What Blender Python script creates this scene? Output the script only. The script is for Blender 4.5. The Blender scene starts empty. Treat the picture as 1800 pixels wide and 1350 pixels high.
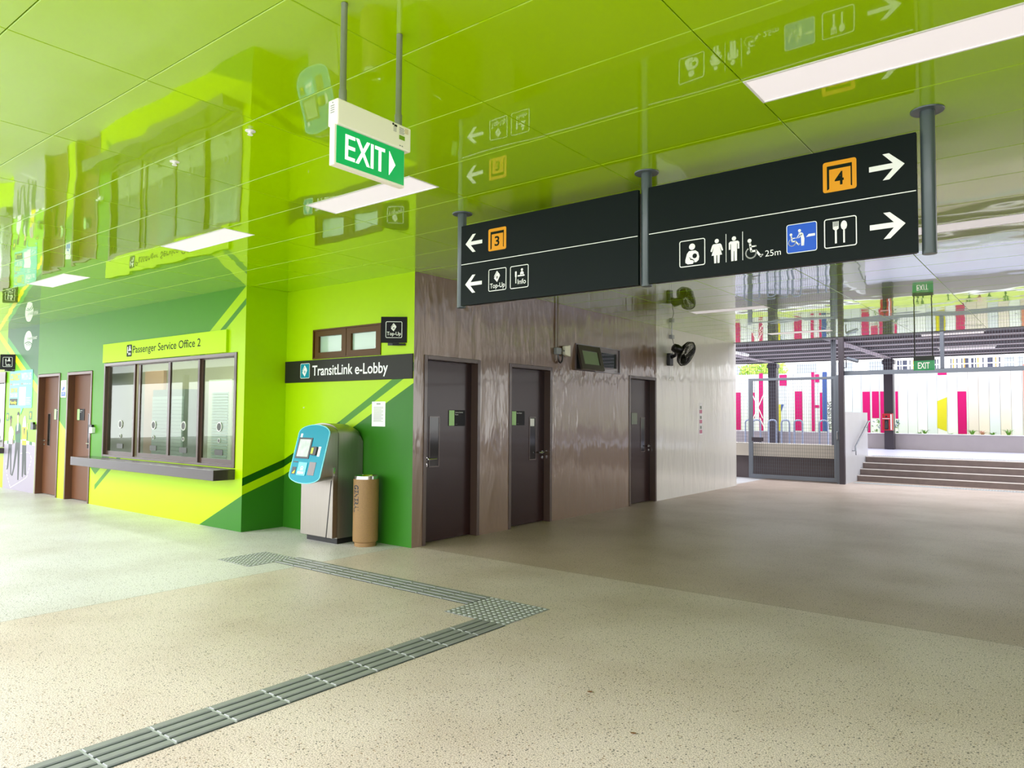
import bpy, bmesh, math, random
from mathutils import Vector, Matrix
random.seed(7)
scene = bpy.context.scene
col = scene.collection
PI = math.pi

# ------------------------------------------------------------------ camera
RM = ((0.7883908805725546, 0.6151310338991725, 0.007323289163149128),
      (0.021385334563033556, -0.03930212642683875, 0.9989985036645228),
      (-0.6148028032594346, 0.7874446990058819, 0.04414022102206781))
CAM = Vector((5.9664, -5.8173, 1.5)); FPX = 1273.37; H = 3.151
cd = bpy.data.cameras.new('camera'); cam = bpy.data.objects.new('camera', cd); col.objects.link(cam)
cd.sensor_fit = 'HORIZONTAL'; cd.sensor_width = 36; cd.lens = FPX / 1800 * 36; cd.clip_end = 400; cd.clip_start = .05
r_, u_, f_ = (Vector(a) for a in RM)
cam.matrix_world = Matrix((( r_.x, u_.x, -f_.x, CAM.x), (r_.y, u_.y, -f_.y, CAM.y), (r_.z, u_.z, -f_.z, CAM.z), (0, 0, 0, 1)))
scene.camera = cam

# ------------------------------------------------------------------ daylight and exposure
world = bpy.data.worlds.new('world'); scene.world = world; world.use_nodes = True
wn = world.node_tree; bg = wn.nodes['Background']
tc = wn.nodes.new('ShaderNodeTexCoord'); sep = wn.nodes.new('ShaderNodeSeparateXYZ'); rampw = wn.nodes.new('ShaderNodeValToRGB')
wn.links.new(tc.outputs['Generated'], sep.inputs[0]); wn.links.new(sep.outputs['Z'], rampw.inputs[0]); wn.links.new(rampw.outputs[0], bg.inputs['Color'])
rampw.color_ramp.elements[0].color = (.95, .96, 1, 1); rampw.color_ramp.elements[1].color = (.80, .88, 1, 1)
bg.inputs['Strength'].default_value = 3.0
sd = bpy.data.lights.new('sun', 'SUN'); sd.energy = 1.3; sd.angle = math.radians(25); sd.color = (1, .97, .93)
sun = bpy.data.objects.new('sun', sd); col.objects.link(sun)
sun.rotation_euler = Vector((0.6, 0.65, -0.6)).to_track_quat('-Z', 'Y').to_euler()
scene.view_settings.view_transform = 'Standard'; scene.view_settings.look = 'None'
scene.view_settings.exposure = 0.78; scene.view_settings.gamma = 1; scene.view_settings.use_curve_mapping = False
cy = scene.cycles
cy.max_bounces = 9; cy.diffuse_bounces = 5; cy.glossy_bounces = 5; cy.transmission_bounces = 6; cy.transparent_max_bounces = 12
cy.sample_clamp_indirect = 8; cy.use_denoising = True; cy.caustics_reflective = False; cy.caustics_refractive = False

# ------------------------------------------------------------------ helpers
def lin(c):
    if isinstance(c, str): c = tuple(int(c[i:i+2], 16) for i in (0, 2, 4))
    return tuple(((x/255)/12.92 if x/255 <= .04045 else ((x/255+.055)/1.055)**2.4) for x in c) + (1,)
MATS = {}
def mat(name, color, rough=.5, metal=0, coat=0, emis=0, ior=1.5, spec=.5, coat_rough=.03, var=0, vscale=4, bump=0, bscale=10, stretch=(1, 1, 1), alpha=1, trans=0):
    if name in MATS: return MATS[name]
    m = bpy.data.materials.new(name); m.use_nodes = True; nt = m.node_tree; b = nt.nodes['Principled BSDF']
    b.inputs['Base Color'].default_value = lin(color); b.inputs['Roughness'].default_value = rough; b.inputs['Metallic'].default_value = metal
    b.inputs['IOR'].default_value = ior; b.inputs['Coat Weight'].default_value = coat; b.inputs['Coat Roughness'].default_value = coat_rough
    b.inputs['Specular IOR Level'].default_value = spec; b.inputs['Transmission Weight'].default_value = trans
    if emis:
        b.inputs['Emission Color'].default_value = lin(color); b.inputs['Emission Strength'].default_value = emis
    if var or bump:
        t = nt.nodes.new('ShaderNodeTexCoord'); mp = nt.nodes.new('ShaderNodeMapping'); mp.inputs['Scale'].default_value = stretch
        nt.links.new(t.outputs['Object'], mp.inputs[0])
    if var:
        n = nt.nodes.new('ShaderNodeTexNoise'); n.inputs['Scale'].default_value = vscale; n.inputs['Detail'].default_value = 5
        nt.links.new(mp.outputs[0], n.inputs[0])
        mx = nt.nodes.new('ShaderNodeMix'); mx.data_type = 'RGBA'
        c = lin(color); mx.inputs[6].default_value = tuple(max(0, v*(1-var)) for v in c[:3])+(1,); mx.inputs[7].default_value = tuple(min(1, v*(1+var)) for v in c[:3])+(1,)
        nt.links.new(n.outputs[0], mx.inputs[0]); nt.links.new(mx.outputs[2], b.inputs['Base Color'])
    if bump:
        n2 = nt.nodes.new('ShaderNodeTexNoise'); n2.inputs['Scale'].default_value = bscale; n2.inputs['Detail'].default_value = 3
        nt.links.new(mp.outputs[0], n2.inputs[0]); bp = nt.nodes.new('ShaderNodeBump'); bp.inputs['Strength'].default_value = 1; bp.inputs['Distance'].default_value = bump
        nt.links.new(n2.outputs[0], bp.inputs['Height']); nt.links.new(bp.outputs[0], b.inputs['Normal'])
        if coat: nt.links.new(bp.outputs[0], b.inputs['Coat Normal'])
    MATS[name] = m; return m

class F:
    """a plane in the place: origin, horizontal direction, vertical direction, outward normal"""
    def __init__(s, o, u, v, n=None):
        s.o, s.u, s.v = Vector(o), Vector(u).normalized(), Vector(v).normalized()
        s.n = Vector(n).normalized() if n else s.u.cross(s.v)
    def __call__(s, a, b, c=0): return s.o + s.u*a + s.v*b + s.n*c
X, Y, Z = Vector((1, 0, 0)), Vector((0, 1, 0)), Vector((0, 0, 1))
FA = F((0, -.617, 0), X, Z)          # office wall
FB = F((0, 0, 0), X, Z)              # lobby wall
FC = F((0, 0, 0), Y, Z)              # brown wall (faces +X)
FS = F((-2.444, 0, 0), Y, Z)         # short return wall
FW = F((0, 0, 0), X, Z, -Y)
def ray(px, py):
    d = Vector(((px-900)/FPX, -(py-675)/FPX, 1)); return Vector(RM[0])*d.x + Vector(RM[1])*d.y + Vector(RM[2])*d.z
def at(px, py, ax, val):
    d = ray(px, py); return CAM + d*((val-CAM[ax])/d[ax])

class MB:
    def __init__(s): s.v = []; s.f = []; s.m = []
    def add(s, vs, fs, mi=0):
        k = len(s.v); s.v += [Vector(p) for p in vs]; s.f += [tuple(i+k for i in f) for f in fs]; s.m += [mi]*len(fs)
    def hexa(s, p, mi=0):
        s.add(p, [(0, 3, 2, 1), (4, 5, 6, 7), (0, 1, 5, 4), (1, 2, 6, 5), (2, 3, 7, 6), (3, 0, 4, 7)], mi); return s
    def box(s, x0, x1, y0, y1, z0, z1, mi=0, fr=None):
        g = fr if fr else (lambda a, b, c: Vector((a, b, c)))
        return s.hexa([g(x0, y0, z0), g(x1, y0, z0), g(x1, y1, z0), g(x0, y1, z0), g(x0, y0, z1), g(x1, y0, z1), g(x1, y1, z1), g(x0, y1, z1)], mi)
    def prism(s, fr, pts, n0, n1, mi=0):
        k = len(pts); vs = [fr(a, b, n0) for a, b in pts] + [fr(a, b, n1) for a, b in pts]
        s.add(vs, [tuple(range(k))[::-1], tuple(range(k, 2*k))] + [(i, (i+1) % k, (i+1) % k+k, i+k) for i in range(k)], mi); return s
    def rect(s, fr, a0, a1, b0, b1, n0=0, n1=.001, mi=0): return s.prism(fr, [(a0, b0), (a1, b0), (a1, b1), (a0, b1)], n0, n1, mi)
    def rrect(s, fr, a0, a1, b0, b1, r, n0, n1, mi=0, seg=4): return s.prism(fr, rr(a0, a1, b0, b1, r, seg), n0, n1, mi)
    def ring(s, fr, outer, inner, n0, n1, mi=0):
        k = len(outer); vs = [fr(a, b, n) for n in (n0, n1) for pl in (outer, inner) for a, b in pl]; fs = []
        for i in range(k):
            j = (i+1) % k
            fs += [(2*k+i, 2*k+j, 3*k+j, 3*k+i), (i, k+i, k+j, j), (i, j, 2*k+j, 2*k+i), (k+i, 3*k+i, 3*k+j, k+j)]
        s.add(vs, fs, mi); return s
    def rring(s, fr, a0, a1, b0, b1, r, t, n0, n1, mi=0): return s.ring(fr, rr(a0, a1, b0, b1, r), rr(a0+t, a1-t, b0+t, b1-t, max(r-t, .001)), n0, n1, mi)
    def disc(s, fr, a, b, r, n0, n1, mi=0, seg=20, ry=None): return s.prism(fr, circ(a, b, r, seg, ry), n0, n1, mi)
    def stroke(s, fr, pts, w, n0, n1, mi=0, caps=True):
        for (a, b), (c, d) in zip(pts, pts[1:]):
            L = math.hypot(c-a, d-b) or 1e-6; px, py = -(d-b)/L*w/2, (c-a)/L*w/2
            s.prism(fr, [(a-px, b-py), (c-px, d-py), (c+px, d+py), (a+px, b+py)], n0, n1, mi)
        if caps:
            for a, b in pts: s.disc(fr, a, b, w/2, n0, n1, mi, 10)
        return s
    def tube(s, pts, r, seg=10, mi=0, closed=False, cap=True):
        pts = [Vector(p) for p in pts]; k = len(pts); rad = r if isinstance(r, (list, tuple)) else [r]*k
        prev = None; vs = []
        for i, p in enumerate(pts):
            if closed: t = pts[(i+1) % k]-pts[i-1]
            else: t = pts[min(i+1, k-1)]-pts[max(i-1, 0)]
            t.normalize()
            if prev is None: a = t.orthogonal().normalized()
            else: a = (prev - t*prev.dot(t)).normalized()
            prev = a; b = t.cross(a)
            vs += [p + (a*math.cos(2*PI*j/seg) + b*math.sin(2*PI*j/seg))*rad[i] for j in range(seg)]
        fs = []
        for i in range(k if closed else k-1):
            for j in range(seg):
                n = (i+1) % k
                fs.append((i*seg+j, i*seg+(j+1) % seg, n*seg+(j+1) % seg, n*seg+j))
        if cap and not closed: fs += [tuple(range(seg))[::-1], tuple(range((k-1)*seg, k*seg))]
        s.add(vs, fs, mi); return s
    def lathe(s, o, prof, seg=32, axis=Z, mi=0):
        o = Vector(o); ax = Vector(axis).normalized(); a = ax.orthogonal().normalized(); b = ax.cross(a); vs = []
        for r, h in prof: vs += [o + ax*h + (a*math.cos(2*PI*j/seg)+b*math.sin(2*PI*j/seg))*r for j in range(seg)]
        fs = [(i*seg+j, i*seg+(j+1) % seg, (i+1)*seg+(j+1) % seg, (i+1)*seg+j) for i in range(len(prof)-1) for j in range(seg)]
        fs += [tuple(range(seg))[::-1], tuple(range((len(prof)-1)*seg, len(prof)*seg))]
        s.add(vs, fs, mi); return s
    def build(s, name, mats, parent=None, smooth=False, bevel=0, local=False):
        if not isinstance(mats, (list, tuple)): mats = [mats]
        if parent is not None:
            root = parent
            org = Vector(root['_o']) if '_o' in root else Vector((0, 0, 0))
        else:
            lo = Vector((min(v.x for v in s.v), min(v.y for v in s.v), min(v.z for v in s.v))); hi = Vector((max(v.x for v in s.v), max(v.y for v in s.v), 0))
            org = Vector(((lo.x+hi.x)/2, (lo.y+hi.y)/2, lo.z))
        me = bpy.data.meshes.new(name); me.from_pydata([tuple(v-org) for v in s.v], [], s.f)
        for m in mats: me.materials.append(m)
        me.polygons.foreach_set('material_index', s.m)
        bm = bmesh.new(); bm.from_mesh(me); bmesh.ops.recalc_face_normals(bm, faces=bm.faces); bm.to_mesh(me); bm.free()
        if smooth:
            me.polygons.foreach_set('use_smooth', [True]*len(me.polygons)); me.update()
            try: me.set_sharp_from_angle(angle=math.radians(35))
            except Exception: pass
        o = bpy.data.objects.new(name, me); col.objects.link(o)
        if parent is not None: o.parent = parent; ORG[o.name] = org
        else: o.location = org
        ORG[o.name] = org
        if bevel:
            bv = o.modifiers.new('bevel', 'BEVEL'); bv.width = bevel; bv.segments = 2; bv.limit_method = 'ANGLE'; bv.angle_limit = math.radians(40)
        OR[o] = tuple(org); return o
ORG = {}; OR = {}
class _Get: pass
def rr(a0, a1, b0, b1, r, seg=4):
    p = []
    for cx, cyy, t0 in ((a1-r, b1-r, 0), (a0+r, b1-r, 90), (a0+r, b0+r, 180), (a1-r, b0+r, 270)):
        for i in range(seg+1):
            t = math.radians(t0+90*i/seg); p.append((cx+r*math.cos(t), cyy+r*math.sin(t)))
    return p
def circ(a, b, r, seg=20, ry=None):
    ry = ry or r; return [(a+r*math.cos(2*PI*i/seg), b+ry*math.sin(2*PI*i/seg)) for i in range(seg)]
def arc(a, b, r, t0, t1, seg=12): return [(a+r*math.cos(math.radians(t0+(t1-t0)*i/seg)), b+r*math.sin(math.radians(t0+(t1-t0)*i/seg))) for i in range(seg+1)]

def tag(o, label=None, cat=None, group=None, kind=None):
    if label: o['label'] = label
    if cat: o['category'] = cat
    if group: o['group'] = group
    if kind: o['kind'] = kind
    return o
def thing(name, loc, label, cat, group=None, kind=None):
    o = bpy.data.objects.new(name, None); col.objects.link(o); o.location = loc; o.empty_display_size = .1
    OR[o] = tuple(loc); return tag(o, label, cat, group, kind)
_b = MB.build
def build(s, name, mats, parent=None, **k):
    if parent is None: return _b(s, name, mats, None, **k)
    org = OR[parent]; parent['_o'] = org
    o = _b(s, name, mats, parent, **k); del parent['_o']; return o
MB.build = build
def copy_tree(o, parent=None):
    c = o.copy(); col.objects.link(c)
    if parent: c.parent = parent
    for ch in list(o.children): copy_tree(ch, c)
    return c

# lettering: Blender's own font, turned into mesh and fitted to a cap height and a total width
def _tmesh(txt, bold):
    cu = bpy.data.curves.new('lettering', 'FONT'); cu.body = txt; cu.size = 1; cu.offset = bold; cu.resolution_u = 4
    ob = bpy.data.objects.new('lettering', cu); col.objects.link(ob)
    dg = bpy.context.evaluated_depsgraph_get(); me = bpy.data.meshes.new_from_object(ob.evaluated_get(dg))
    vs = [tuple(v.co) for v in me.vertices]; fs = [tuple(p.vertices) for p in me.polygons]
    bpy.data.objects.remove(ob); bpy.data.meshes.remove(me); return vs, fs
CAPH = max(v[1] for v in _tmesh('H', 0)[0])
def letters(mb, fr, txt, a, b, cap, width=None, n=0.0015, bold=0, mi=0, warp=None, rot=0):
    vs, fs = _tmesh(txt, bold); x0 = min(v[0] for v in vs); x1 = max(v[0] for v in vs)
    sy = cap/CAPH; sx = (width/(x1-x0)) if width else sy
    out = []
    for v in vs:
        p, q = (v[0]-x0)*sx, v[1]*sy
        if rot == 90: p, q = -q, p
        if rot == -90: p, q = q, -p
        out.append(warp(a+p, b+q) if warp else fr(a+p, b+q, n))
    mb.add(out, fs, mi); return mb

# ------------------------------------------------------------------ materials
LIME = 'aad200'; MID = '6cb51c'; MIDD = '4f9c2c'; DARK = '1f7a12'
def paint(name, c, rough=.22, b=.0012): return mat(name, c, rough=.38, coat=.05, coat_rough=.1, spec=.2, var=.03, vscale=1.5, bump=b, bscale=5)
m_lime = paint('lime_paint', LIME); m_mid = paint('leaf_green_paint', '468a00'); m_stripe = paint('grass_green_paint', '45861e')
m_dark = paint('deep_green_paint', '2f7018'); m_forest = paint('forest_green_paint', '2c6a34'); m_yellow = paint('yellow_paint', 'ffe800')
m_dstripe = paint('dark_green_stripe_paint', '155408')
m_lav = paint('lavender_grey_paint', '9c93a2'); m_pgreen = paint('print_green_paint', '4fb04a'); m_brickg = paint('print_wall_green_paint', '86cf1a')
m_white = mat('white_enamel', 'f2f2f0', rough=.3); m_whitetext = mat('white_vinyl', 'f4f6f4', rough=.4)
m_dtext = mat('dark_vinyl', '141f14', rough=.5, spec=.1); m_black = mat('black_plastic', '0c0c0c', rough=.35); m_blackm = mat('black_enamel', '090909', rough=.4, spec=.15)
m_signface = mat('sign_face_charcoal', '0d1615', rough=.4, spec=.12); m_signband = mat('sign_band_charcoal', '2a2a24', rough=.4, spec=.15)
m_pole = mat('slate_pole_paint', '4b5759', rough=.35, coat=.2); m_galv = mat('galvanised_steel', '9a9c9c', rough=.38, metal=.7, var=.15, vscale=15)
m_steel = mat('brushed_stainless', 'a29e95', rough=.4, metal=.9, var=.12, vscale=2, stretch=(40, 40, 1.0), bump=.0003, bscale=3)
m_chrome = mat('chrome', 'd8d8d8', rough=.1, metal=1); m_rail = mat('satin_rail_steel', '8d9096', rough=.2, metal=1)
m_orange = mat('amber_vinyl', 'e89c00', rough=.4); m_blue = mat('blue_vinyl', '0654cc', rough=.4); m_teal = mat('teal_enamel', '058aa2', rough=.4, spec=.2)
m_tealL = mat('pale_cyan_trim', '7fd0da', rough=.4, spec=.2)
m_exitg = mat('exit_green_acrylic', '00b060', rough=.25, emis=.12, coat=.3); m_exitw = mat('exit_white_lit', 'ffffff', rough=.3, emis=.35)
m_cream = mat('cream_plastic', 'f2efdf', rough=.35)
m_frame = mat('bronze_window_frame', '45301f', rough=.3, coat=.4); m_frame2 = mat('taupe_door_frame', '48362d', rough=.3, coat=.3)
m_ledge = mat('dark_stone_counter', '3a3230', rough=.25, coat=.3, var=.15, vscale=20)
m_leafdoor = mat('dark_brown_laminate', '28100a', rough=.25, coat=.08, spec=.3, var=.12, vscale=3, stretch=(8, 8, 1), bump=.0005, bscale=3)
m_leafdoor2 = mat('mid_brown_laminate', '664028', rough=.45, spec=.25, var=.06, vscale=3, stretch=(8, 8, 1))
m_frame3 = mat('mid_brown_frame', '5c3c28', rough=.35, coat=.2)
m_glassdk = mat('dark_vision_glass', '0c100b', rough=.08, spec=.4); m_frost = mat('frosted_green_glass', 'a9c3b0', rough=.18, coat=.6)
m_lightp = mat('light_diffuser', 'dcd6d8', rough=.6, emis=.4)
m_label = mat('pale_green_label', 'a8d88a', rough=.4); m_paper = mat('white_paper', 'f3f4f2', rough=.7)
m_ink = mat('grey_print', '8a9088', rough=.7); m_pink = mat('magenta_paint', 'a8005a', rough=.6, spec=.2, var=.08, vscale=2)
m_fblue = mat('blue_fence_paint', '24407e', rough=.6); m_fyel = mat('yellow_fence_paint', 'b3a800', rough=.6)
m_post = mat('dark_steel_paint', '332a30', rough=.45, coat=.1); m_postg = mat('grey_steel_paint', '53565e', rough=.45)
m_conc = mat('smooth_concrete', 'b3a8a0', rough=.55, var=.12, vscale=1.5); m_concL = mat('pale_plaster', 'b8b6b8', rough=.4, coat=.2, var=.05, vscale=1, stretch=(1, 4, .5), bump=.002, bscale=2)
m_step = mat('brown_step_stone', '6a5a55', rough=.5, var=.25, vscale=8); m_nose = mat('step_nosing', 'e6dcd6', rough=.4)
m_red = mat('hose_box_red', 'b00018', rough=.35, coat=.3); m_leaf = mat('plant_leaf_green', '5c8a3a', rough=.5, var=.2); m_redleaf = mat('plant_leaf_pink', 'b87f78', rough=.5)
m_bark = mat('ground_cover', '9fae4a', rough=.9, var=.4, vscale=6)
m_binb = mat('tan_pebble_aggregate', '8a6a3e', rough=.55, var=.35, vscale=120, bump=.001, bscale=160)
m_tact = mat('grey_tactile_rubber', '848583', rough=.45, var=.2, vscale=12, stretch=(1, 1, 1)); m_tactd = mat('tactile_joint_dark', '2e3535', rough=.5)
m_tactL = mat('tactile_stud_grey', 'a3a5a4', rough=.35)

def glass_mat(name, tint, refl=1.0):
    m = bpy.data.materials.new(name); m.use_nodes = True; nt = m.node_tree; nt.nodes.clear()
    o = nt.nodes.new('ShaderNodeOutputMaterial'); t = nt.nodes.new('ShaderNodeBsdfTransparent'); g = nt.nodes.new('ShaderNodeBsdfGlossy')
    g.inputs['Roughness'].default_value = .01; t.inputs['Color'].default_value = lin(tint)
    fr = nt.nodes.new('ShaderNodeFresnel'); ge = nt.nodes.new('ShaderNodeNewGeometry'); mi = nt.nodes.new('ShaderNodeMix'); mi.data_type = 'FLOAT'; mi.inputs[2].default_value = 1.42; mi.inputs[3].default_value = 1/1.42
    nt.links.new(ge.outputs['Backfacing'], mi.inputs[0]); nt.links.new(mi.outputs[0], fr.inputs['IOR']); mx = nt.nodes.new('ShaderNodeMixShader')
    nt.links.new(fr.outputs[0], mx.inputs[0]); nt.links.new(t.outputs[0], mx.inputs[1]); nt.links.new(g.outputs[0], mx.inputs[2]); nt.links.new(mx.outputs[0], o.inputs[0])
    MATS[name] = m; return m
m_glass = glass_mat('clear_window_glass', 'dfe8df')

def ceiling_mat():
    m = bpy.data.materials.new('gloss_green_ceiling_panel'); m.use_nodes = True; nt = m.node_tree; b = nt.nodes['Principled BSDF']
    b.inputs['Base Color'].default_value = lin('a2cc00'); b.inputs['Roughness'].default_value = .06; b.inputs['IOR'].default_value = 1.5; b.inputs['Specular IOR Level'].default_value = .1
    b.inputs['Coat Weight'].default_value = 1; b.inputs['Coat Roughness'].default_value = .015; b.inputs['Coat IOR'].default_value = 1.5
    t = nt.nodes.new('ShaderNodeTexCoord'); ge = nt.nodes.new('ShaderNodeNewGeometry'); cb = nt.nodes.new('ShaderNodeVectorMath'); cb.operation = 'MULTIPLY_ADD'
    rv = nt.nodes.new('ShaderNodeCombineXYZ')
    for i in range(3): nt.links.new(ge.outputs['Random Per Island'], rv.inputs[i])
    cb.inputs[1].default_value = (40, 17, 9); nt.links.new(rv.outputs[0], cb.inputs[0]); nt.links.new(t.outputs['Object'], cb.inputs[2])
    n = nt.nodes.new('ShaderNodeTexNoise'); n.inputs['Scale'].default_value = 1.6; n.inputs['Detail'].default_value = 1
    nt.links.new(cb.outputs[0], n.inputs[0]); bp = nt.nodes.new('ShaderNodeBump'); bp.inputs['Distance'].default_value = .0032; bp.inputs['Strength'].default_value = 1
    nt.links.new(n.outputs[0], bp.inputs['Height']); nt.links.new(bp.outputs[0], b.inputs['Normal']); nt.links.new(bp.outputs[0], b.inputs['Coat Normal'])
    return m
m_ceil = ceiling_mat(); m_ceilgap = mat('ceiling_gap_shadow', '3c5000', rough=.6)

def floor_mat():
    m = bpy.data.materials.new('pebble_washed_concrete'); m.use_nodes = True; nt = m.node_tree; b = nt.nodes['Principled BSDF']; N = nt.nodes.new; L = nt.links.new
    g = N('ShaderNodeNewGeometry'); sp = N('ShaderNodeSeparateXYZ'); L(g.outputs['Position'], sp.inputs[0])
    def mth(op, a, bb=None, c=None):
        n = N('ShaderNodeMath'); n.operation = op
        for i, v in enumerate((a, bb, c)):
            if v is None: continue
            if isinstance(v, (int, float)): n.inputs[i].default_value = v
            else: L(v, n.inputs[i])
        return n.outputs[0]
    def mix(f, a, bb, blend='MIX'):
        n = N('ShaderNodeMix'); n.data_type = 'RGBA'; n.blend_type = blend
        for i, v in ((0, f), (6, a), (7, bb)):
            if isinstance(v, (int, float)): n.inputs[i].default_value = v
            elif isinstance(v, tuple): n.inputs[i].default_value = v
            else: L(v, n.inputs[i])
        return n.outputs[2]
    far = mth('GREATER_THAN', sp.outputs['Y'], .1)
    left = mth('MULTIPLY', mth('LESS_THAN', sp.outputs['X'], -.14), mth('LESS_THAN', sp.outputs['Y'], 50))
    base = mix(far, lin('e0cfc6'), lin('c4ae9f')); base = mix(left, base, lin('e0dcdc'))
    big = N('ShaderNodeTexNoise'); big.inputs['Scale'].default_value = .9; big.inputs['Detail'].default_value = 6; L(g.outputs['Position'], big.inputs[0])
    base = mix(mth('MULTIPLY', mth('SUBTRACT', big.outputs[0], .42), 1.1), base, mix(1.0, base, lin('b7a58c'), 'MULTIPLY'))
    fine = N('ShaderNodeTexNoise'); fine.inputs['Scale'].default_value = 150; fine.inputs['Detail'].default_value = 3; L(g.outputs['Position'], fine.inputs[0])
    rp = N('ShaderNodeValToRGB'); rp.color_ramp.elements[0].position = .36; rp.color_ramp.elements[0].color = (.38, .36, .34, 1); rp.color_ramp.elements[1].position = .55; rp.color_ramp.elements[1].color = (1.0, 1.0, 1.0, 1)
    L(fine.outputs[0], rp.inputs[0]); base = mix(1.0, base, rp.outputs[0], 'MULTIPLY')
    vo = N('ShaderNodeTexVoronoi'); vo.inputs['Scale'].default_value = 55; L(g.outputs['Position'], vo.inputs['Vector'])
    spk = mth('LESS_THAN', vo.outputs['Distance'], .26); sc = N('ShaderNodeSeparateColor'); L(vo.outputs['Color'], sc.inputs[0])
    keep = mth('GREATER_THAN', sc.outputs[0], .55); base = mix(mth('MULTIPLY', mth('MULTIPLY', spk, keep), .85), base, lin('2c2b2a'))
    tan = mth('MULTIPLY', mth('LESS_THAN', vo.outputs['Distance'], .22), mth('LESS_THAN', sc.outputs[1], .25)); base = mix(mth('MULTIPLY', tan, .5), base, lin('a5763c'))
    # construction joints
    def line(coord, v, w): return mth('LESS_THAN', mth('ABSOLUTE', mth('SUBTRACT', coord, v)), w)
    j = mth('MULTIPLY', line(sp.outputs['X'], -.14, .004), mth('LESS_THAN', sp.outputs['Y'], 0)); j = mth('MAXIMUM', j, line(sp.outputs['Y'], .1, .004))
    base = mix(mth('MULTIPLY', j, .6), base, lin('6d654f'))
    L(base, b.inputs['Base Color']); b.inputs['Roughness'].default_value = .42
    rn = mth('MULTIPLY_ADD', big.outputs[0], .25, .3); L(rn, b.inputs['Roughness']); b.inputs['IOR'].default_value = 1.5
    bp = N('ShaderNodeBump'); bp.inputs['Distance'].default_value = .0006; bp.inputs['Strength'].default_value = .7; L(fine.outputs[0], bp.inputs['Height']); L(bp.outputs[0], b.inputs['Normal'])
    return m
m_floor = floor_mat()

def brown_wall_mat(name, c, v=.08):
    m = mat(name, c, rough=.3, coat=1, coat_rough=.05); nt = m.node_tree; b = nt.nodes['Principled BSDF']; N = nt.nodes.new; L = nt.links.new
    g = N('ShaderNodeNewGeometry'); mp = N('ShaderNodeMapping'); mp.inputs['Scale'].default_value = (1, 1.6, .35); L(g.outputs['Position'], mp.inputs[0])
    n1 = N('ShaderNodeTexNoise'); n1.inputs['Scale'].default_value = 2.2; n1.inputs['Detail'].default_value = 3; n1.inputs['Distortion'].default_value = .6; L(mp.outputs[0], n1.inputs[0])
    n2 = N('ShaderNodeTexNoise'); n2.inputs['Scale'].default_value = 9; n2.inputs['Detail'].default_value = 2; L(mp.outputs[0], n2.inputs[0])
    ad = N('ShaderNodeMath'); ad.operation = 'MULTIPLY_ADD'; ad.inputs[1].default_value = .16; L(n2.outputs[0], ad.inputs[0]); L(n1.outputs[0], ad.inputs[2])
    bp = N('ShaderNodeBump'); bp.inputs['Distance'].default_value = .022; bp.inputs['Strength'].default_value = 1; L(ad.outputs[0], bp.inputs['Height'])
    L(bp.outputs[0], b.inputs['Normal']); L(bp.outputs[0], b.inputs['Coat Normal'])
    n3 = N('ShaderNodeTexNoise'); n3.inputs['Scale'].default_value = 1.8; n3.inputs['Detail'].default_value = 6; L(g.outputs['Position'], n3.inputs[0])
    mx = N('ShaderNodeMix'); mx.data_type = 'RGBA'; cc = lin(c); mx.inputs[6].default_value = tuple(x*(1-v) for x in cc[:3])+(1,); mx.inputs[7].default_value = tuple(x*(1+v) for x in cc[:3])+(1,)
    L(n3.outputs[0], mx.inputs[0]); L(mx.outputs[2], b.inputs['Base Color']); return m
m_taupe = brown_wall_mat('taupe_gloss_paint', '765c46'); m_creamw = brown_wall_mat('pale_grey_gloss_paint', 'd8d3ce', .04)

# ------------------------------------------------------------------ room shell
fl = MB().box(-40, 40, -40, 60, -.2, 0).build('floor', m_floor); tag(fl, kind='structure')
rwall = MB().box(11.5, 11.7, -6.0, 3.0, 0, H).build('light_block_wall', mat('light_block_taupe', '8a7c6e', rough=.6)); tag(rwall, kind='structure')  # unseen wall added to keep side light off the hall

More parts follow.
